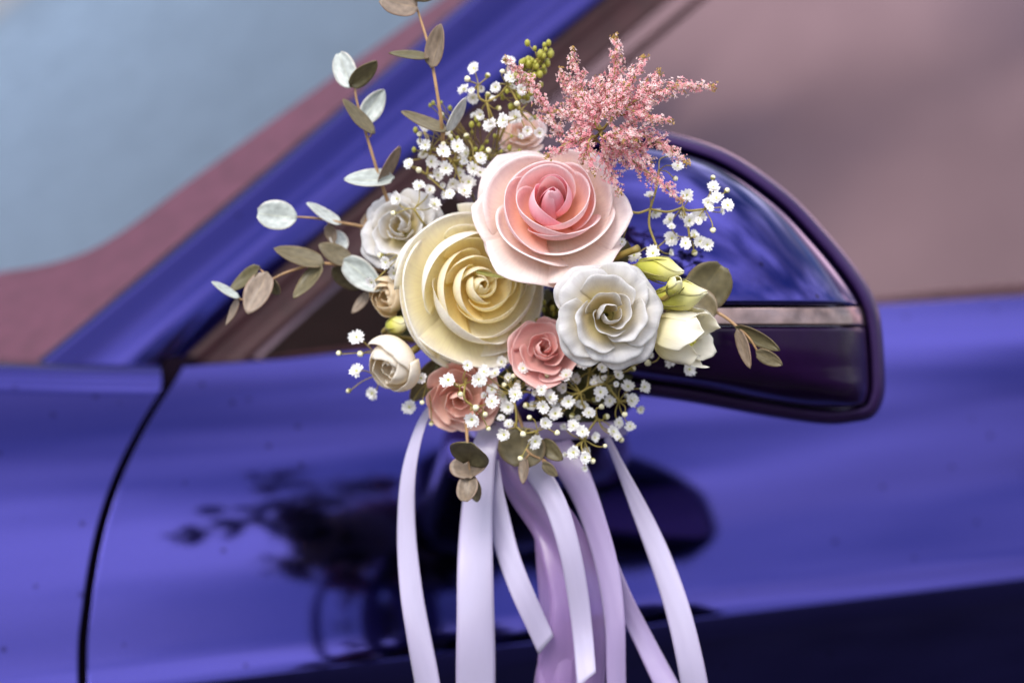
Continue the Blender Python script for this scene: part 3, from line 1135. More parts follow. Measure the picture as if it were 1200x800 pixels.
rose('straw_bud', 'straw coloured half closed bloom beside the cream rose', 'flower', 466, 346, 0.072, 27, ax(-0.7, -0.1, 0.8), 0.7, BUD(M['straw']), seed=35)
rose('white_flower', 'soft white ruffled bloom behind the cream rose near the eucalyptus', 'flower', 472, 270, 0.068, 46, ax(-0.3, 0.3), 0.4, LS, seed=41)
rose('pale_pink_flower', 'pale pink bloom peeping out behind the pink rose among tiny white florets', 'flower', 612, 160, 0.085, 30, ax(-0.1, 0.5), 0.9,
     SM(M['pink_outer']), seed=44)

# ---- closed lisianthus buds
def closed_bud(name, label, base, tip, wpx, mat, group='lisianthus buds', stem_from=None, seed=0, open_=0.0):
    B0, T0 = pt(*base), pt(*tip)
    Ln = (T0 - B0).length
    Rm = wpx * PX / 2
    root = thing(name, label, 'flower bud', B0, group, basis(T0 - B0))
    for q in range(4):
        V, UVs = [], []
        nu, nv = 11, 17
        for i in range(nu):
            a = -1 + 2 * i / (nu - 1)
            for j in range(nv):
                t = j / (nv - 1)
                tm = t * (1 - 0.10 * abs(a) ** 2)
                r = Rm * (0.30 + 0.72 * math.sin(math.pi * min(1, tm * 0.80 + 0.10)) ** 0.9) * (1 - 0.80 * max(0, tm - 0.62) ** 1.2 / 0.38 ** 1.2 * (1 - open_))
                r *= 1 + 0.09 * a
                th = 2 * math.pi * q / 4 + a * 1.05 + t * 1.5 + seed
                V.append((r * math.cos(th), r * math.sin(th), Ln * tm))
                UVs.append(((a + 1) / 2, t))
        o = mesh_obj('petal', V, grid_faces(nu, nv), mat, root, uvs=UVs)
        s = o.modifiers.new('thickness', 'SOLIDIFY'); s.thickness = 0.0004
    # calyx cup and thin pointed sepals
    V, F = [], []
    for k in range(6):
        a = k / 5
        r = Rm * (0.12 + 0.60 * math.sin(a * 1.4))
        for q in range(10):
            b = 2 * math.pi * q / 10
            V.append((r * math.cos(b), r * math.sin(b), Ln * (-0.08 + 0.2 * a)))
    for k in range(5):
        for q in range(10):
            F.append((k * 10 + q, k * 10 + (q + 1) % 10, (k + 1) * 10 + (q + 1) % 10, (k + 1) * 10 + q))
    mesh_obj('calyx', V, F, M['calyx'], root)
    for q in range(5):
        b = 2 * math.pi * q / 5 + 0.3 + seed
        pth = []
        for j in range(7):
            t = j / 6
            r = Rm * (0.45 + 0.72 * math.sin(t * 1.7)) * 1.05
            pth.append(Vector((r * math.cos(b), r * math.sin(b), Ln * (0.02 + 0.62 * t))))
        V, F = tube_data(pth, [0.0011 * (1 - 0.85 * j / 6) for j in range(7)], 5)
        mesh_obj('sepal', V, F, M['calyx'], root)
    if stem_from:
        inv = basis(T0 - B0).transposed()
        pp = [inv @ (pt(*s) - B0) for s in stem_from] + [Vector((0, 0, 0))]
        V, F = tube_data(catmull(pp, 5), 0.0017, 7)
        mesh_obj('stem', V, F, M['stem'], root)
    return root


closed_bud('lisianthus_bud', 'slim closed yellow green bud pointing at the mirror, above its plumper twin', (748, 312, 0.02), (802, 319, 0.012), 28, M['green_bud'], stem_from=[(690, 316, 0.05), (722, 314, 0.035)], seed=0.4)
closed_bud('lisianthus_bud', 'plump closed yellow green bud lying against a round eucalyptus leaf', (768, 351, 0.022), (829, 342, 0.008), 33, M['green_bud'], stem_from=[(700, 350, 0.06), (738, 353, 0.04)], seed=1.3)
closed_bud('lisianthus_bud', 'tiny round green bud sitting on the plump yellow green bud', (786, 343, 0.006), (795, 326, -0.004), 18, M['green_bud'], stem_from=[(760, 352, 0.03), (778, 350, 0.012)], seed=2.0, open_=0.7)
closed_bud('lisianthus_bud', 'small round lime green bud above the ivory cup-shaped bloom', (455, 383, 0.06), (477, 379, 0.052), 21, M['green_bud'], stem_from=[(500, 400, 0.085), (452, 392, 0.07)], seed=0.9, open_=0.5)

# half open white lisianthus with pointed petals
HB, HT = pt(768, 388, 0.03), pt(838, 401, 0.014)
ho = thing('half_open_lisianthus', 'half open white bell-shaped bloom with pointed petal tips and yellow centre', 'flower', HB, 'flowers of the mirror bouquet', basis(HT - HB))
HL = (HT - HB).length
for q in range(6):
    inner = q % 2
    prof = [(0.05, 0), (0.58 - 0.05 * inner, 0.06), (0.46 - 0.05 * inner, 0.60), (0.26 + 0.06 * (q % 3), 1.04 - 0.06 * (q % 2))]
    petal(ho, HL, q * math.pi / 3 + 0.35, 0.78, prof, M['half_open'], k=0.10, p=2.0, point=0.20, spiral=0.10, curl=0.10, curl_at=0.7, seed=50 + q * 2.3, ruf=0.015)
V, F = [], []
mb = MB()
for k in range(16):
    a = k * 2.4
    r = 0.16 * HL * math.sqrt(k / 16)
    p0 = Vector((0.3 * r * math.cos(a), 0.3 * r * math.sin(a), 0.35 * HL))
    p1 = Vector((r * math.cos(a), r * math.sin(a), (0.66 - 0.1 * (k / 16)) * HL))
    mb.tube([p0, p0.lerp(p1, 0.7), p0.lerp(p1, 0.86), p1, p1 + Vector((0, 0, 0.03 * HL))], [0.0006, 0.0006, 0.0014, 0.0017, 0.0008], 6)
mesh_obj('stigma', mb.v, mb.f, M['stigma'], ho)
inv = basis(HT - HB).transposed()
V, F = tube_data(catmull([inv @ (pt(700, 380, 0.07) - HB), inv @ (pt(740, 388, 0.045) - HB), Vector((0, 0, 0.002))], 6), [0.0016] * 12 + [0.004], 8)
mesh_obj('stem', V, F, M['stem'], ho)

# cut stem end
pth = catmull([pt(668, 322, 0.06), pt(712, 305, 0.036), pt(748, 291, 0.022)], 6)
V, F = tube_data(pth, [0.0021] * (len(pth) - 1) + [0.0024], 10)
tag(mesh_obj('cut_stem', V, F, M['stem']), 'short olive cut flower stem poking out beside the pink rose', 'stem')

# ---- eucalyptus
def leaf_data(B0, T0, wid, face, cup=0.12, fold=0.0, seed=0, rnd=False):
    d = T0 - B0
    Ln = d.length
    d.normalize()
    n = (face - d * face.dot(d)).normalized()
    s = d.cross(n)
    V, UVs = [], []
    nu, nv = 9, 13
    for j in range(nv):
        t = j / (nv - 1)
        tt = t
        wv = math.sin(math.pi * (0.06 + 0.94 * t) ** 0.88) ** 0.62 if 0 < t < 1 else (0.12 if t == 0 else 0.05)
        if rnd:
            wv = max(0.08, 1 - abs(2 * t - 1) ** 2.2) ** 0.5
        for i in range(nu):
            a = -1 + 2 * i / (nu - 1)
            wob = 0.09 * noise.noise(Vector((a * 1.5 + seed, t * 2.0, seed)))
            p = B0 + d * (Ln * (tt + 0.02 * a * a)) + s * (a * wv * wid / 2)
            h = cup * wid * (a * a - 0.3) * wv + wob * wid + cup * 0.9 * Ln * (t - 0.5) ** 2
            V.append(p + n * h)
            UVs.append(((a + 1) / 2, t))
    return V, grid_faces(nv, nu), UVs


def euc(label, stem, leaves, stem_r=0.0013, name='eucalyptus_sprig', group='eucalyptus sprigs', cat='foliage', smat='euc_stem'):
    base = pt(*stem[0])
    root = thing(name, label, cat, base, group)
    pth = [p - base for p in catmull([pt(*s) for s in stem], 6)]
    n = len(pth)
    V, F = tube_data(pth, [stem_r * (1 - 0.55 * i / (n - 1)) for i in range(n)], 7)
    mesh_obj('stem', V, F, M[smat], root)
    for k, (b, t, wpx, mk, roll) in enumerate(leaves):
        B0, T0 = pt(*b), pt(*t)
        d = (T0 - B0).normalized()
        face = Matrix.Rotation(R_(roll), 3, d) @ to_cam
        V, F, UVs = leaf_data(B0 - base, T0 - base, wpx * PX / max(0.35, abs(math.cos(R_(roll)))), face, cup=0.10 + 0.05 * ((k * 7) % 3), seed=k * 1.3 + b[0] * 0.01, rnd=wpx > 0.62 * math.hypot(b[0] - t[0], b[1] - t[1]))
        o = mesh_obj('leaf', V, F, M[mk], root, uvs=UVs)
        s = o.modifiers.new('thickness', 'SOLIDIFY'); s.thickness = 0.0005
        # leaf stalk
        near = min(pth, key=lambda q: (q + base - B0).length)
        if (near + base - B0).length > 0.002:
            V, F = tube_data([near, (near + B0 - base) / 2 + Vector((0, 0, -0.0005)), B0 - base + (T0 - B0) * 0.06], 0.0006, 5)
            mesh_obj('leaf_stalk', V, F, M[smat], root)
    return root


euc('tall eucalyptus sprig with brown round leaves rising past the car pillar',
    [(520, 190, 0.06), (518, 150, 0.045), (514, 120, 0.04), (507, 78, 0.04), (500, 46, 0.04), (488, 8, 0.042), (480, -20, 0.045)],
    [((489, 10, 0.04), (445, -2, 0.03), 34, 'euc_mauve', 25), ((486, 0, 0.04), (512, -32, 0.035), 30, 'euc', 30),
     ((506, 80, 0.038), (518, 29, 0.03), 24, 'euc_mauve', -30), ((504, 68, 0.04), (456, 64, 0.03), 14, 'euc', 55),
     ((524, 155, 0.045), (470, 133, 0.04), 16, 'euc', 50), ((522, 154, 0.045), (544, 114, 0.04), 11, 'euc_sky_lit', 62)])
euc('slender eucalyptus sprig with paired sky-lit and olive leaves in front of the blue pillar',
    [(462, 262, 0.08), (453, 232, 0.068), (443, 203, 0.064), (430, 160, 0.062), (419, 122, 0.06), (415, 98, 0.06)],
    [((412, 103, 0.06), (398, 63, 0.066), 29, 'euc_sky_lit', -20), ((410, 101, 0.058), (441, 71, 0.05), 19, 'euc', 40),
     ((424, 144, 0.062), (449, 106, 0.066), 27, 'euc_sky_lit', 15), ((438, 158, 0.06), (401, 118, 0.052), 16, 'euc', 50),
     ((462, 209, 0.064), (404, 212, 0.056), 24, 'euc_sky_lit', 35), ((442, 216, 0.064), (467, 171, 0.056), 13, 'euc_mauve', 55)])
euc('short eucalyptus twig ending in one round leaf tinted with white-blue sky sheen',
    [(462, 284, 0.09), (432, 268, 0.08), (400, 261, 0.074), (372, 256, 0.07), (346, 254, 0.068)],
    [((348, 255, 0.068), (302, 250, 0.066), 37, 'euc_sky_lit', 8), ((399, 264, 0.074), (359, 239, 0.066), 13, 'euc_sky_lit', 48),
     ((385, 262, 0.076), (392, 286, 0.078), 15, 'euc_mauve', 25), ((430, 250, 0.085), (446, 312, 0.08), 26, 'euc_mauve', 20)])
euc('arching eucalyptus sprig with brown olive leaves crossing the black window seal',
    [(470, 330, 0.095), (440, 316, 0.085), (405, 311, 0.076), (375, 309, 0.07), (342, 317, 0.066), (318, 328, 0.064), (286, 350, 0.062)],
    [((314, 319, 0.062), (290, 367, 0.056), 33, 'euc_mauve', 15), ((280, 350, 0.062), (248, 331, 0.056), 10, 'euc_sky_lit', 45),
     ((306, 313, 0.064), (271, 342, 0.07), 17, 'euc', 40), ((281, 350, 0.064), (266, 381, 0.068), 10, 'euc_mauve', 50),
     ((380, 310, 0.07), (321, 293, 0.062), 24, 'euc', 35), ((378, 311, 0.068), (346, 351, 0.06), 20, 'euc', 45),
     ((412, 308, 0.076), (374, 287, 0.07), 24, 'euc', 20), ((404, 294, 0.08), (390, 272, 0.082), 20, 'euc_sky_lit', 30),
     ((404, 304, 0.074), (447, 340, 0.066), 34, 'euc_sky_lit', 10), ((434, 342, 0.08), (413, 367, 0.078), 13, 'euc_mauve', 30),
     ((390, 312, 0.08), (425, 335, 0.09), 26, 'euc', 30), ((320, 326, 0.066), (326, 345, 0.07), 14, 'euc', 40)])
euc('hanging eucalyptus tip with stacked round leaves above the satin ribbons',
    [(546, 478, 0.07), (547, 505, 0.052), (549, 535, 0.045), (551, 562, 0.042)],
    [((549, 541, 0.043), (553, 518, 0.02), 50, 'euc', -8), ((549, 533, 0.046), (551, 560, 0.038), 47, 'euc_mauve', 8),
     ((552, 556, 0.042), (545, 588, 0.034), 25, 'euc_mauve', 20), ((553, 556, 0.046), (560, 587, 0.05), 19, 'euc', 35)])
euc('low eucalyptus sprig with a broad brown leaf over the knotted ribbon',
    [(600, 470, 0.085), (612, 500, 0.06), (618, 528, 0.05), (640, 540, 0.047)],
    [((612, 500, 0.048), (612, 546, 0.052), 58, 'euc', 10), ((634, 516, 0.05), (660, 538, 0.044), 21, 'euc', 25),
     ((616, 536, 0.05), (614, 567, 0.046), 13, 'euc_mauve', 40), ((636, 542, 0.048), (654, 557, 0.044), 13, 'euc', 35)])
euc('eucalyptus sprig with two big overlapping brown discs reaching over the mirror',
    [(745, 350, 0.07), (800, 352, 0.045), (842, 367, 0.036), (864, 383, 0.032), (878, 396, 0.03), (888, 412, 0.03)],
    [((812, 360, 0.04), (846, 311, 0.036), 56, 'euc', 8), ((800, 344, 0.042), (836, 372, 0.034), 42, 'euc', -10),
     ((862, 381, 0.032), (914, 409, 0.026), 17, 'euc', 35), ((865, 385, 0.032), (880, 431, 0.028), 14, 'euc_mauve', 40),
     ((886, 411, 0.03), (917, 427, 0.026), 17, 'euc', 25)])
euc('single round eucalyptus leaf showing between the pink rose and the cut stem',
    [(690, 330, 0.075), (708, 312, 0.06), (716, 302, 0.052)],
    [((714, 306, 0.05), (730, 280, 0.046), 40, 'euc', 12)])
# dark leafy filling behind the blooms
euc('dark green foliage packed between the roses and the white lisianthus',
    [(640, 340, 0.11), (650, 365, 0.085), (655, 395, 0.08)],
    [((640, 340, 0.085), (662, 372, 0.07), 30, 'dark_leaf', 20), ((652, 352, 0.085), (640, 388, 0.072), 28, 'dark_leaf', -30),
     ((655, 370, 0.08), (676, 345, 0.07), 26, 'dark_leaf', 30), ((640, 372, 0.085), (665, 395, 0.075), 28, 'dark_leaf', -10)],
    name='leaf_cluster', group=None, smat='stem')
euc('dark leaves filling the underside of the bouquet behind tiny florets',
    [(600, 400, 0.12), (630, 440, 0.1), (660, 470, 0.09), (690, 480, 0.088)],
    [((620, 430, 0.095), (580, 470, 0.085), 40, 'dark_leaf', 15), ((640, 440, 0.095), (655, 490, 0.085), 42, 'euc', 20),
     ((670, 440, 0.095), (720, 470, 0.085), 40, 'dark_leaf', -20), ((600, 450, 0.095), (570, 500, 0.085), 34, 'euc', -25),
     ((690, 450, 0.1), (740, 430, 0.09), 36, 'dark_leaf', 25), ((660, 460, 0.095), (700, 510, 0.09), 30, 'dark_leaf', 10),
     ((560, 440, 0.095), (510, 430, 0.09), 36, 'dark_leaf', 15), ((520, 420, 0.1), (480, 470, 0.09), 30, 'euc', -15)],
    name='leaf_cluster', group=None, smat='stem')
euc('small dark leaves behind the straw bud and white bloom',
    [(520, 330, 0.12), (490, 325, 0.1), (460, 320, 0.09)],
    [((500, 320, 0.1), (455, 300, 0.088), 34, 'dark_leaf', 15), ((490, 340, 0.1), (445, 360, 0.09), 34, 'dark_leaf', -20),
     ((500, 360, 0.1), (460, 395, 0.09), 32, 'dark_leaf', 10), ((505, 290, 0.1), (500, 240, 0.09), 34, 'dark_leaf', -15)],
    name='leaf_cluster', group=None, smat='stem')
for i, (a, b, c) in enumerate([((556, 318, 0.006), (570, 320, 0.0), (590, 325, 0.01)), ]):
    o = mesh_obj('sepal_tip', *leaf_data(pt(*a), pt(*c), 5 * PX, to_cam)[:2], M['calyx'], uvs=leaf_data(pt(*a), pt(*c), 5 * PX, to_cam)[2])
    tag(o, 'thin dark green leaf tip poking out across the cream rose', 'leaf')

# ---- baby's breath
def floret_mesh(nm, seed):
    rr = random.Random(seed)
    V, F, UVs, fm = [], [], [], []
    for ring, (cnt, r, z, lift) in enumerate(((7, 1.0, 0.0, 0.15), (6, 0.72, 0.12, 0.45), (4, 0.42, 0.26, 0.5))):
        if ring == 2 and seed % 2:
            continue
        for q in range(cnt):
            th = 2 * math.pi * q / cnt + ring * 0.5 + rr.uniform(-0.15, 0.15)
            rl = r * rr.uniform(0.85, 1.12)
            wd = (0.36 if ring == 0 else 0.34) * r * rr.uniform(0.8, 1.2)
            zj = rr.uniform(-0.12, 0.18)
            c, s = math.cos(th), math.sin(th)
            o = len(V)
            for (t, ww, hz) in ((0.12, 0.25, 0.0), (0.5, 0.85, 0.10), (0.85, 1.0, 0.16), (1.0, 0.72, 0.10 + rr.uniform(-.15, .25))):
                for a in (-1, 0, 1):
                    rad = rl * (t + (0.06 if a else -0.10) * (t > 0.9))
                    lat = a * wd * ww
                    V.append((rad * c - lat * s, rad * s + lat * c, z + (lift + zj) * r * t * t + hz * r * (1 if a else 0.55)))
                    UVs.append(((a + 1) / 2, t))
            for i in range(3):
                for j in range(2):
                    F.append((o + i * 3 + j, o + i * 3 + j + 1, o + i * 3 + j + 4, o + i * 3 + j + 3))
                    fm.append(0)
    # eye
    o = len(V)
    for k in range(3):
        for q in range(6):
            a = 2 * math.pi * q / 6
            r = (0.22, 0.18, 0.05)[k]
            V.append((r * math.cos(a), r * math.sin(a), (0.02, 0.2, 0.28)[k] + (0.1 if seed % 2 == 0 else 0)))
            UVs.append((0.5, 0.5))
    for k in range(2):
        for q in range(6):
            F.append((o + k * 6 + q, o + k * 6 + (q + 1) % 6, o + (k + 1) * 6 + (q + 1) % 6, o + (k + 1) * 6 + q))
            fm.append(1)
    # calyx cup behind
    o = len(V)
    for k in range(3):
        for q in range(6):
            a = 2 * math.pi * q / 6
            r = (0.07, 0.26, 0.34)[k]
            V.append((r * math.cos(a), r * math.sin(a), (-0.45, -0.22, 0.05)[k]))
            UVs.append((0.5, 0.5))
    for k in range(2):
        for q in range(6):
            F.append((o + k * 6 + q, o + k * 6 + (q + 1) % 6, o + (k + 1) * 6 + (q + 1) % 6, o + (k + 1) * 6 + q))
            fm.append(2)
    me = bpy.data.meshes.new(nm)
    me.from_pydata(V, [], F)
    uv = me.uv_layers.new(name='UVMap')
    for li, lp in enumerate(me.loops):
        uv.data[li].uv = UVs[lp.vertex_index]
    for m in ('gyp', 'gyp_eye', 'calyx'):
        me.materials.append(M[m])
    me.polygons.foreach_set('material_index', fm)
    me.polygons.foreach_set('use_smooth', [True] * len(F))
    me.update()
    return me


FLOR = [floret_mesh('floret', s) for s in range(6)]


def ball_mesh(nm, mat, mat2, n=8, m=6):
    V, F, fm = [], [], []
    for i in range(m + 1):
        p = math.pi * i / m
        for q in range(n):
            a = 2 * math.pi * q / n
            r = math.sin(p) * (1 + 0.08 * math.sin(3 * a))
            V.append((r * math.cos(a), r * math.sin(a), -math.cos(p) * 1.1))
    for i in range(m):
        for q in range(n):
            F.append((i * n + q, i * n + (q + 1) % n, (i + 1) * n + (q + 1) % n, (i + 1) * n + q))
            fm.append(1 if i < m * 0.4 else 0)
    me = bpy.data.meshes.new(nm)
    me.from_pydata(V, [], F)
    me.materials.append(mat)
    me.materials.append(mat2)
    me.polygons.foreach_set('material_index', fm)
    me.polygons.foreach_set('use_smooth', [True] * len(F))
    me.update()
    return me


BALL = ball_mesh('bud', M['gyp_bud'], M['calyx'])
GBALL = ball_mesh('green_bud', M['green_ball'], M['green_ball'])


def gyp(label, base, hubs, florets, buds, d, size=8.0, dj=0.012, seed=0, name='baby_breath_sprig'):
    rr = random.Random(seed + 100)
    b0 = pt(*base)
    root = thing(name, label, 'filler flower', b0, "baby's breath sprigs")
    mb = MB()
    small = []
    if len(florets) > 10:
        for (x, y) in florets:
            if rr.random() < 0.75:
                small.append((x + rr.gauss(0, 10), y + rr.gauss(0, 9)))
    H = [pt(*h) for h in hubs]
    for i, h in enumerate(H):
        src = b0 if i == 0 else min([b0] + H[:i], key=lambda q: (q - h).length)
        mid = (src + h) / 2 + Vector((rr.uniform(-1, 1), rr.uniform(-1, 1), rr.uniform(-1, 1))) * 0.003
        mb.tube([p - b0 for p in catmull([src, mid, h], 5)], 0.00075, 5)
    for kind, lst in (('f', florets), ('b', buds), ('s', small)):
        for (x, y) in lst:
            P = pt(x + rr.uniform(-1, 1), y + rr.uniform(-1, 1), d + rr.uniform(-dj, dj) + (0.008 if kind == 's' else 0))
            src = min(H, key=lambda q: (q - P).length)
            mid = (src + P) / 2 + Vector((rr.uniform(-1, 1), rr.uniform(0.2, 1), rr.uniform(-1, 1))) * 0.0025
            pth = catmull([src, mid, P + (Vector((0, 0.002, -0.0008)))], 4)
            mb.tube([p - b0 for p in pth], 0.00042, 4)
            sdir_ = (P - src).normalized()
            axis = (to_cam * 1.0 + sdir_ * 0.45 + UPV * 0.25 + Vector((rr.uniform(-1, 1), rr.uniform(-.4, .4), rr.uniform(-1, 1))) * 0.55)
            if kind != 'b':
                o = bpy.data.objects.new('floret', FLOR[rr.randrange(6)])
                s = size * PX * (rr.uniform(0.84, 1.16) if kind == 'f' else rr.uniform(0.45, 0.75))
            else:
                o = bpy.data.objects.new('bud', BALL)
                s = size * 0.44 * PX * rr.uniform(0.8, 1.15)
                axis = sdir_ + to_cam * 0.3
            link(o, root)
            o.location = P - b0
            o.rotation_euler = (basis(axis) @ Matrix.Rotation(rr.uniform(0, 6.28), 3, 'Z')).to_euler()
            o.scale = (s, s, s)
    mesh_obj('stem', mb.v, mb.f, M['gyp_stem'], root)
    return root


gyp("airy baby's breath spray crowning the bouquet beside the yellow green filler", (590, 190, 0.09),
    [(585, 150, 0.06), (570, 120, 0.05), (560, 100, 0.05), (595, 100, 0.05), (610, 130, 0.05)],
    [(555, 81), (545, 105), (555, 113), (581, 103), (593, 72), (599, 91), (563, 134), (618, 117), (603, 136), (590, 141), (632, 156), (617, 153), (576, 146), (610, 104)],
    [(571, 89), (585, 127), (572, 112), (548, 92), (606, 122), (628, 138), (588, 84)], 0.05, seed=1)
gyp("dense baby's breath spray nestled between the white bloom and pink rose", (560, 250, 0.1),
    [(545, 220, 0.07), (530, 190, 0.06), (505, 175, 0.055), (555, 185, 0.058), (500, 205, 0.06)],
    [(497, 147), (499, 171), (480, 193), (504, 189), (518, 178), (546, 180), (512, 207), (530, 214), (528, 228), (555, 198), (563, 202), (543, 223), (522, 198), (538, 202), (550, 214), (535, 172), (562, 186)],
    [(516, 134), (492, 157), (546, 159), (528, 160), (490, 200), (536, 190), (571, 176), (520, 168)], 0.055, seed=2)
gyp("baby's breath spray scattered over the soft white bloom", (520, 300, 0.1),
    [(500, 265, 0.06), (485, 245, 0.05), (470, 300, 0.052), (490, 305, 0.055)],
    [(467, 234), (491, 219), (504, 223), (480, 313), (453, 308), (437, 331), (462, 320), (508, 240)],
    [(462, 250), (446, 300)], 0.05, seed=3)
gyp("loose baby's breath spray floating in front of the mirror dome", (690, 262, 0.07),
    [(735, 246, 0.04), (762, 245, 0.035), (800, 243, 0.035), (826, 245, 0.035), (770, 290, 0.036), (808, 278, 0.035), (772, 200, 0.035)],
    [(767, 248), (762, 230), (786, 257), (806, 230), (829, 237), (839, 232), (836, 221), (852, 242), (807, 259), (821, 254), (788, 279), (813, 275), (804, 285), (819, 282), (829, 287), (794, 196), (744, 299), (766, 297)],
    [(836, 209), (851, 224), (836, 270), (814, 297), (792, 210), (776, 303)], 0.033, size=8.0, seed=4)
gyp("baby's breath spray dangling under the dusty pink rose", (620, 400, 0.1),
    [(620, 440, 0.065), (600, 460, 0.05), (635, 470, 0.048), (605, 500, 0.045), (630, 505, 0.042)],
    [(589, 424), (590, 464), (604, 462), (597, 477), (622, 450), (635, 457), (627, 475), (637, 476), (644, 467), (596, 497), (591, 509), (638, 495), (627, 517), (580, 437), (567, 435), (564, 447), (612, 432), (577, 457)],
    [(601, 441), (607, 447), (592, 452), (616, 474), (614, 509), (610, 537), (652, 507), (620, 490), (640, 440)], 0.046, size=8.0, seed=5)
gyp("thick baby's breath spray below the white ruffled lisianthus", (690, 400, 0.1),
    [(690, 440, 0.065), (680, 460, 0.05), (710, 450, 0.052), (700, 490, 0.05), (725, 470, 0.055), (685, 515, 0.05)],
    [(664, 441), (675, 445), (680, 426), (705, 430), (699, 446), (704, 460), (724, 440), (736, 454), (754, 454), (666, 471), (680, 472), (690, 484), (671, 500), (682, 506), (697, 512), (719, 506), (739, 499), (725, 495), (740, 470), (672, 530), (685, 537), (755, 415), (754, 407), (660, 455), (716, 470), (650, 484)],
    [(654, 449), (697, 469), (732, 485), (710, 487), (709, 522), (694, 539), (742, 432), (715, 455), (670, 486), (727, 515), (705, 476)], 0.05, size=7.8, seed=6)
gyp("thin baby's breath twigs sticking out past the ivory cup-shaped bloom", (500, 440, 0.1),
    [(470, 425, 0.075), (440, 414, 0.062), (440, 440, 0.062), (500, 450, 0.06)],
    [(417, 396), (419, 435), (437, 460), (480, 476), (493, 443)],
    [(397, 413), (422, 414), (409, 458), (495, 472), (505, 496)], 0.058, size=8.0, seed=7)
gyp("baby's breath florets lying over the drooping peach rose", (560, 440, 0.08),
    [(545, 450, 0.04), (530, 448, 0.036), (553, 475, 0.036)],
    [(525, 446), (560, 444), (552, 490), (575, 470), (547, 428)],
    [(558, 478), (540, 462), (568, 486), (572, 501)], 0.03, size=8.5, dj=0.004, seed=8)
gyp("few baby's breath florets behind the half open white bell", (740, 380, 0.1),
    [(765, 385, 0.07), (775, 410, 0.06), (776, 365, 0.06)],
    [(779, 361), (772, 370), (807, 433), (785, 422), (768, 402), (776, 378)],
    [(778, 373), (760, 425), (742, 412)], 0.058, size=8.5, seed=9)

# yellow green filler sprig
rr = random.Random(5)
b0 = pt(585, 165, 0.08)
gf = thing('filler_sprig', 'yellow green budded filler sprig standing beside the pink astilbe plume', 'filler flower', b0)
mb = MB()
axis_p = catmull([pt(585, 165, 0.08), pt(600, 130, 0.06), (pt(618, 95, 0.052)), pt(634, 60, 0.05)], 8)
mb.tube([p - b0 for p in axis_p], [0.001 - 0.0006 * i / len(axis_p) for i in range(len(axis_p))], 5)
for i in range(70):
    t = rr.uniform(0.35, 1.0) ** 0.8
    p = axis_p[min(int(t * (len(axis_p) - 1)), len(axis_p) - 1)]
    sp_ = 0.0115 * (1.15 - 0.5 * t)
    e = p + Vector((rr.uniform(-1, 1), rr.uniform(-.7, .7), rr.uniform(-0.4, 1))) * sp_
    mb.tube([p - b0, (p + e) / 2 - b0 + Vector((0, 0, -0.0008)), e - b0], 0.00035, 4)
    o = bpy.data.objects.new('bud', GBALL)
    link(o, gf)
    s = rr.uniform(0.0011, 0.0021)
    o.location = e - b0
    o.scale = (s, s, s * 1.2)
mesh_obj('stem', mb.v, mb.f, M['gyp_stem'], gf)
for (bx, by, spread, label) in ((555, 170, 34, 'olive green filler twigs woven through the dense white florets'), (650, 380, 22, 'mossy green filler twigs packed between cream rose and white lisianthus')):
    b0 = pt(bx + 10, by + 15, 0.1)
    gf2 = thing('filler_sprig', label, 'filler flower', b0)
    mb = MB()
    for i in range(46):
        e = pt(bx + rr.gauss(0, spread), by + rr.gauss(0, spread * 0.7), 0.066 + rr.uniform(-0.008, 0.01))
        s0 = b0.lerp(e, 0.35) + Vector((rr.uniform(-1, 1), rr.uniform(-1, 1), rr.uniform(-1, 1))) * 0.004
        mb.tube([p - b0 for p in catmull([b0, s0, e], 4)], 0.0004, 4)
        o = bpy.data.objects.new('bud', GBALL)
        link(o, gf2)
        s = rr.uniform(0.0009, 0.0018)
        o.location = e - b0
        o.scale = (s, s, s * 1.2)
    mesh_obj('stem', mb.v, mb.f, M['gyp_stem'], gf2)

# ---- astilbe plume
rr = random.Random(11)
b0 = pt(682, 192, 0.035)
ast = thing('astilbe_plume', 'feathery pink astilbe plume fanning out above the pink rose', 'flower', b0)
AX = [(682, 192, 0.035), (692, 170, 0.022), (708, 150, 0.015), (724, 131, 0.012), (748, 118, 0.010)]
axp = catmull([pt(*a) for a in AX], 8)
V, F = tube_data([p - b0 for p in axp], [0.0012 - 0.0007 * i / len(axp) for i in range(len(axp))], 6)
mesh_obj('stem', V, F, M['stem'], ast)
BR = [((660, 158, 0.02), (592, 68, 0.012), 9), ((690, 140, 0.016), (669, 58, 0.014), 9), ((706, 130, 0.018), (721, 43, 0.016), 11),
      ((715, 125, 0.012), (756, 66, 0.006), 9), ((735, 125, 0.012), (774, 85, 0.008), 10), ((745, 118, 0.008), (838, 101, 0.0), 9),
      ((735, 128, 0.006), (786, 143, -0.002), 9), ((722, 150, 0.01), (806, 193, 0.004), 9), ((712, 165, 0.014), (800, 236, 0.01), 10),
      ((690, 160, 0.008), (640, 183, 0.0), 8), ((690, 165, 0.0), (695, 204, -0.004), 9), ((705, 170, 0.02), (728, 228, 0.016), 10),
      ((680, 130, 0.02), (656, 82, 0.022), 9), ((700, 150, 0.005), (680, 112, 0.0), 10), ((715, 145, 0.004), (735, 100, 0.0), 10),
      ((705, 160, 0.004), (745, 165, -0.002), 10), ((695, 150, 0.01), (652, 130, 0.006), 9), ((712, 158, 0.02), (764, 190, 0.02), 10),
      ((700, 140, 0.024), (700, 92, 0.024), 11), ((730, 135, 0.02), (765, 118, 0.02), 10), ((700, 165, 0.02), (672, 150, 0.022), 11)]


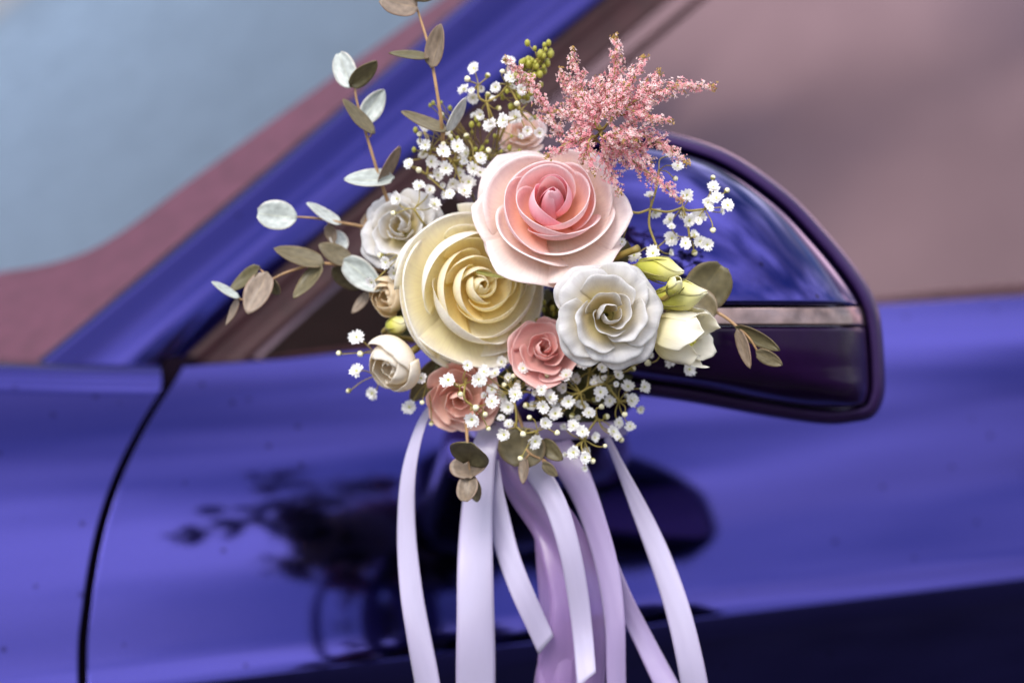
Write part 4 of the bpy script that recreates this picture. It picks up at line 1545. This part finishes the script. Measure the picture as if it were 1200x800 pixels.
def tuft(c, nrm, s, V, F, UVs, fm, rr, mi):
    """tiny floret: a few short narrow petals around a point"""
    B = basis(nrm)
    k0 = rr.uniform(0, 6.28)
    for q in range(5):
        a = k0 + 2 * math.pi * q / 5 + rr.uniform(-.3, .3)
        d = (B @ Vector((math.cos(a), math.sin(a), rr.uniform(0.35, 1.1)))).normalized()
        sd_ = d.cross(B @ Vector((0, 0, 1))).normalized()
        l = s * rr.uniform(0.75, 1.25)
        o = len(V)
        wq = s * 0.26
        nn = sd_.cross(d)
        V += [c, c + d * l * 0.55 + sd_ * wq, c + d * l, c + d * l * 0.55 - sd_ * wq, c + d * l * 0.5 + nn * wq * 0.8]
        UVs += [(0.3, 0), (0.3, .5), (0.3, 1), (0.3, .5), (0.3, .5)]
        F += [(o, o + 1, o + 4), (o + 1, o + 2, o + 4), (o + 2, o + 3, o + 4), (o + 3, o, o + 4)]
        fm += [mi] * 4


for bi, (s_, e_, wpx) in enumerate(BR):
    S, E = pt(*s_), pt(*e_)
    Lb = (E - S).length
    side = Vector((rr.uniform(-1, 1), rr.uniform(-1, 1), rr.uniform(-.2, 1))) * Lb * 0.08
    src = min(axp, key=lambda q: (q - S).length)
    pth = catmull([src, S, (S + E) / 2 + side, E], 10)
    br = part_empty('branch', ast)
    V, F = tube_data([p - b0 for p in pth], [0.0007 - 0.0004 * i / len(pth) for i in range(len(pth))], 5)
    mesh_obj('twig', V, F, M['gyp_stem'], br)
    V, F, UVs, fm = [], [], [], []
    nbl = max(12, int(Lb / PX / 1.25))
    mt = MB()
    for k in range(nbl):
        t = 0.16 + 0.84 * (k + rr.random()) / nbl
        f = (0.20 + 0.80 * min(t, 1.0)) * (len(pth) - 1)
        i = min(int(f), len(pth) - 2)
        p = pth[i].lerp(pth[i + 1], f - i)
        dd = (pth[i + 1] - pth[i]).normalized()
        o_ = Vector((rr.gauss(0, 1), rr.gauss(0, 1), rr.gauss(0, 1)))
        o_ = (o_ - dd * o_.dot(dd)).normalized()
        ll = PX * wpx * (1.95 * (1 - t) ** 0.75 + 0.34) * rr.uniform(0.6, 1.25)
        bd = (o_ + dd * rr.uniform(0.5, 1.1)).normalized()
        mt.tube([p - b0, p + bd * ll - b0], 0.00022, 3)
        nf = max(2, int(ll / PX / 1.9))
        for q in range(nf + 1):
            a = (q + 0.35 * rr.random()) / nf
            c = p + bd * ll * a + Vector((rr.gauss(0, 1), rr.gauss(0, 1), rr.gauss(0, 1))) * PX * 0.9
            sz = PX * rr.uniform(2.1, 3.8) * (1.0 - 0.2 * t)
            mi = 2 if (t > 0.94 and rr.random() < 0.8) or rr.random() < 0.02 else (1 if rr.random() < 0.25 + 0.35 * a else 0)
            tuft(c - b0, (bd + o_ * 0.5 + to_cam * 0.3).normalized(), sz, V, F, UVs, fm, rr, mi)
    mesh_obj('side_twigs', mt.v, mt.f, M['gyp_stem'], br)
    fl = mesh_obj('florets', V, F, None, br, uvs=UVs, mats=[M['astilbe'], M['astilbe_pale'], M['astilbe_tip']], fmat=fm, smooth=False)
    fl['kind'] = 'stuff'

# ------------------------------------------------------------------ ribbons
def ribbon(label, pts, mat, group='ribbon streamers', twist=None, cut=0.0, name='satin_ribbon', cat='ribbon', cup=0.075, folds=0.0):
    """pts: (px, py, depth, width px, turn about its length in degrees)"""
    n = 9
    ctr = catmull([pt(p[0], p[1], p[2]) for p in pts], n)
    wd = [q.x for q in catmull([(p[3], p[4], 0) for p in pts], n)]
    tw = [q.y for q in catmull([(p[3], p[4], 0) for p in pts], n)]
    base = ctr[0].copy()
    sd_ = pts[0][0] * 0.013
    for i, c in enumerate(ctr):          # soft waves along the streamer
        f = i / len(ctr)
        c += to_cam * 0.006 * f * math.sin(f * 9 + sd_ * 7)
        tw[i] += 24 * f * math.sin(f * 7 + sd_ * 5)
        wd[i] *= 0.95
    nu = 11
    V, UVs = [], []
    m = len(ctr)
    run = 0
    for i, c in enumerate(ctr):
        d = (ctr[min(i + 1, m - 1)] - ctr[max(i - 1, 0)]).normalized()
        s0 = d.cross(to_cam).normalized()
        s = Matrix.Rotation(R_(tw[i]), 3, d) @ s0
        nn = s.cross(d)
        if i:
            run += (ctr[i] - ctr[i - 1]).length
        wreal = wd[i] * PX / max(0.3, abs(math.cos(R_(tw[i]))))
        for j in range(nu):
            a = -1 + 2 * j / (nu - 1)
            p = c + s * (a * wreal / 2) + nn * (cup * wreal * (1 - a * a))
            if folds:
                p = p + nn * folds * math.sin(a * 5 + run * 30)
            p = p + nn * (0.0007 * math.sin(run * 70 + a * 2.0 + sd_ * 9) * abs(a) + 0.0012 * math.sin(run * 34 + sd_ * 3))
            if cut:
                fr = max(0.0, (i - (m - 6)) / 5)
                p = p + d * (cut * a * wreal * fr)
            V.append(p - base)
            UVs.append(((a + 1) / 2, run * 10))
    o = mesh_obj(name, V, grid_faces(m, nu), mat, None, uvs=UVs, loc=base)
    s = o.modifiers.new('thickness', 'SOLIDIFY'); s.thickness = 0.0004
    return tag(o, label, cat, group)


ribbon('narrow pale satin streamer hanging apart under the ivory bloom',
       [(506, 478, 0.085, 12, 40), (493, 505, 0.075, 14, 40), (479, 560, 0.07, 18, 30), (476, 620, 0.068, 24, 15), (482, 690, 0.066, 29, 5), (492, 750, 0.066, 31, 0), (503, 810, 0.066, 33, 0), (515, 890, 0.066, 33, 0)], M['satin'])
ribbon('broad straight pale satin streamer behind the hanging eucalyptus tip',
       [(578, 498, 0.085, 26, 30), (566, 530, 0.074, 32, 20), (559, 590, 0.07, 40, 10), (557, 660, 0.068, 46, 5), (557, 740, 0.068, 49, 0), (557, 810, 0.068, 50, 0), (556, 900, 0.068, 50, 0)], M['satin'])
ribbon('short satin streamer with slanted cut end beside the broad one',
       [(574, 540, 0.08, 24, 30), (578, 585, 0.076, 28, 25), (592, 640, 0.072, 29, 20), (614, 698, 0.07, 29, 10), (640, 756, 0.068, 28, 0)], M['satin'], cut=0.25)
ribbon('curving satin streamer lying over the sheer lilac band',
       [(600, 520, 0.082, 30, 10), (628, 552, 0.068, 32, 20), (652, 592, 0.06, 29, 25), (668, 645, 0.058, 27, 20), (678, 700, 0.058, 27, 10), (684, 750, 0.058, 26, 0), (687, 796, 0.058, 24, 0)], M['satin'], cut=0.35)
ribbon('wide sheer lilac organza band twisting behind the satin streamers',
       [(590, 525, 0.095, 40, 20), (616, 570, 0.088, 60, 25), (655, 625, 0.084, 62, 20), (676, 690, 0.084, 72, 10), (676, 745, 0.084, 82, 5), (668, 800, 0.084, 92, 0), (664, 880, 0.084, 96, 0)], M['sheer'], folds=0.0024, name='organza_ribbon')
ribbon('second sheer lilac band falling inside the twisted organza',
       [(640, 600, 0.10, 34, 10), (648, 660, 0.094, 44, 5), (652, 730, 0.09, 44, 0), (650, 810, 0.09, 46, 0), (650, 880, 0.09, 46, 0)], M['sheer'], folds=0.001, name='organza_ribbon')
ribbon('lilac satin streamer bending out from the knot then straight down',
       [(640, 510, 0.09, 40, 10), (668, 545, 0.078, 40, 15), (692, 595, 0.07, 33, 25), (710, 655, 0.066, 28, 20), (719, 720, 0.066, 26, 10), (722, 780, 0.066, 25, 0), (724, 880, 0.066, 25, 0)], M['satin2'])
ribbon('lilac satin streamer splitting off to lean outwards near its lower end',
       [(692, 600, 0.08, 20, 25), (712, 655, 0.078, 22, 20), (735, 710, 0.076, 24, 10), (760, 760, 0.075, 27, 5), (786, 812, 0.075, 30, 0), (820, 880, 0.075, 30, 0)], M['satin2'])
ribbon('long satin streamer bowing outwards, alone beneath the mirror foot',
       [(712, 512, 0.09, 8, 45), (726, 545, 0.08, 13, 45), (746, 590, 0.072, 20, 40), (772, 650, 0.068, 28, 20), (793, 710, 0.066, 32, 10), (808, 770, 0.066, 33, 0), (817, 820, 0.066, 33, 0), (824, 890, 0.066, 33, 0)], M['satin'])
# band tied round the mirror foot
ribbon('lilac ribbon band tied across the stems beneath the florets',
       [(548, 500, 0.14, 22, 0), (556, 502, 0.10, 24, 0), (590, 505, 0.082, 25, 0), (640, 506, 0.076, 24, 0), (690, 504, 0.08, 22, 0), (722, 502, 0.10, 20, 0), (730, 500, 0.14, 18, 0)], M['satin2'], group=None)
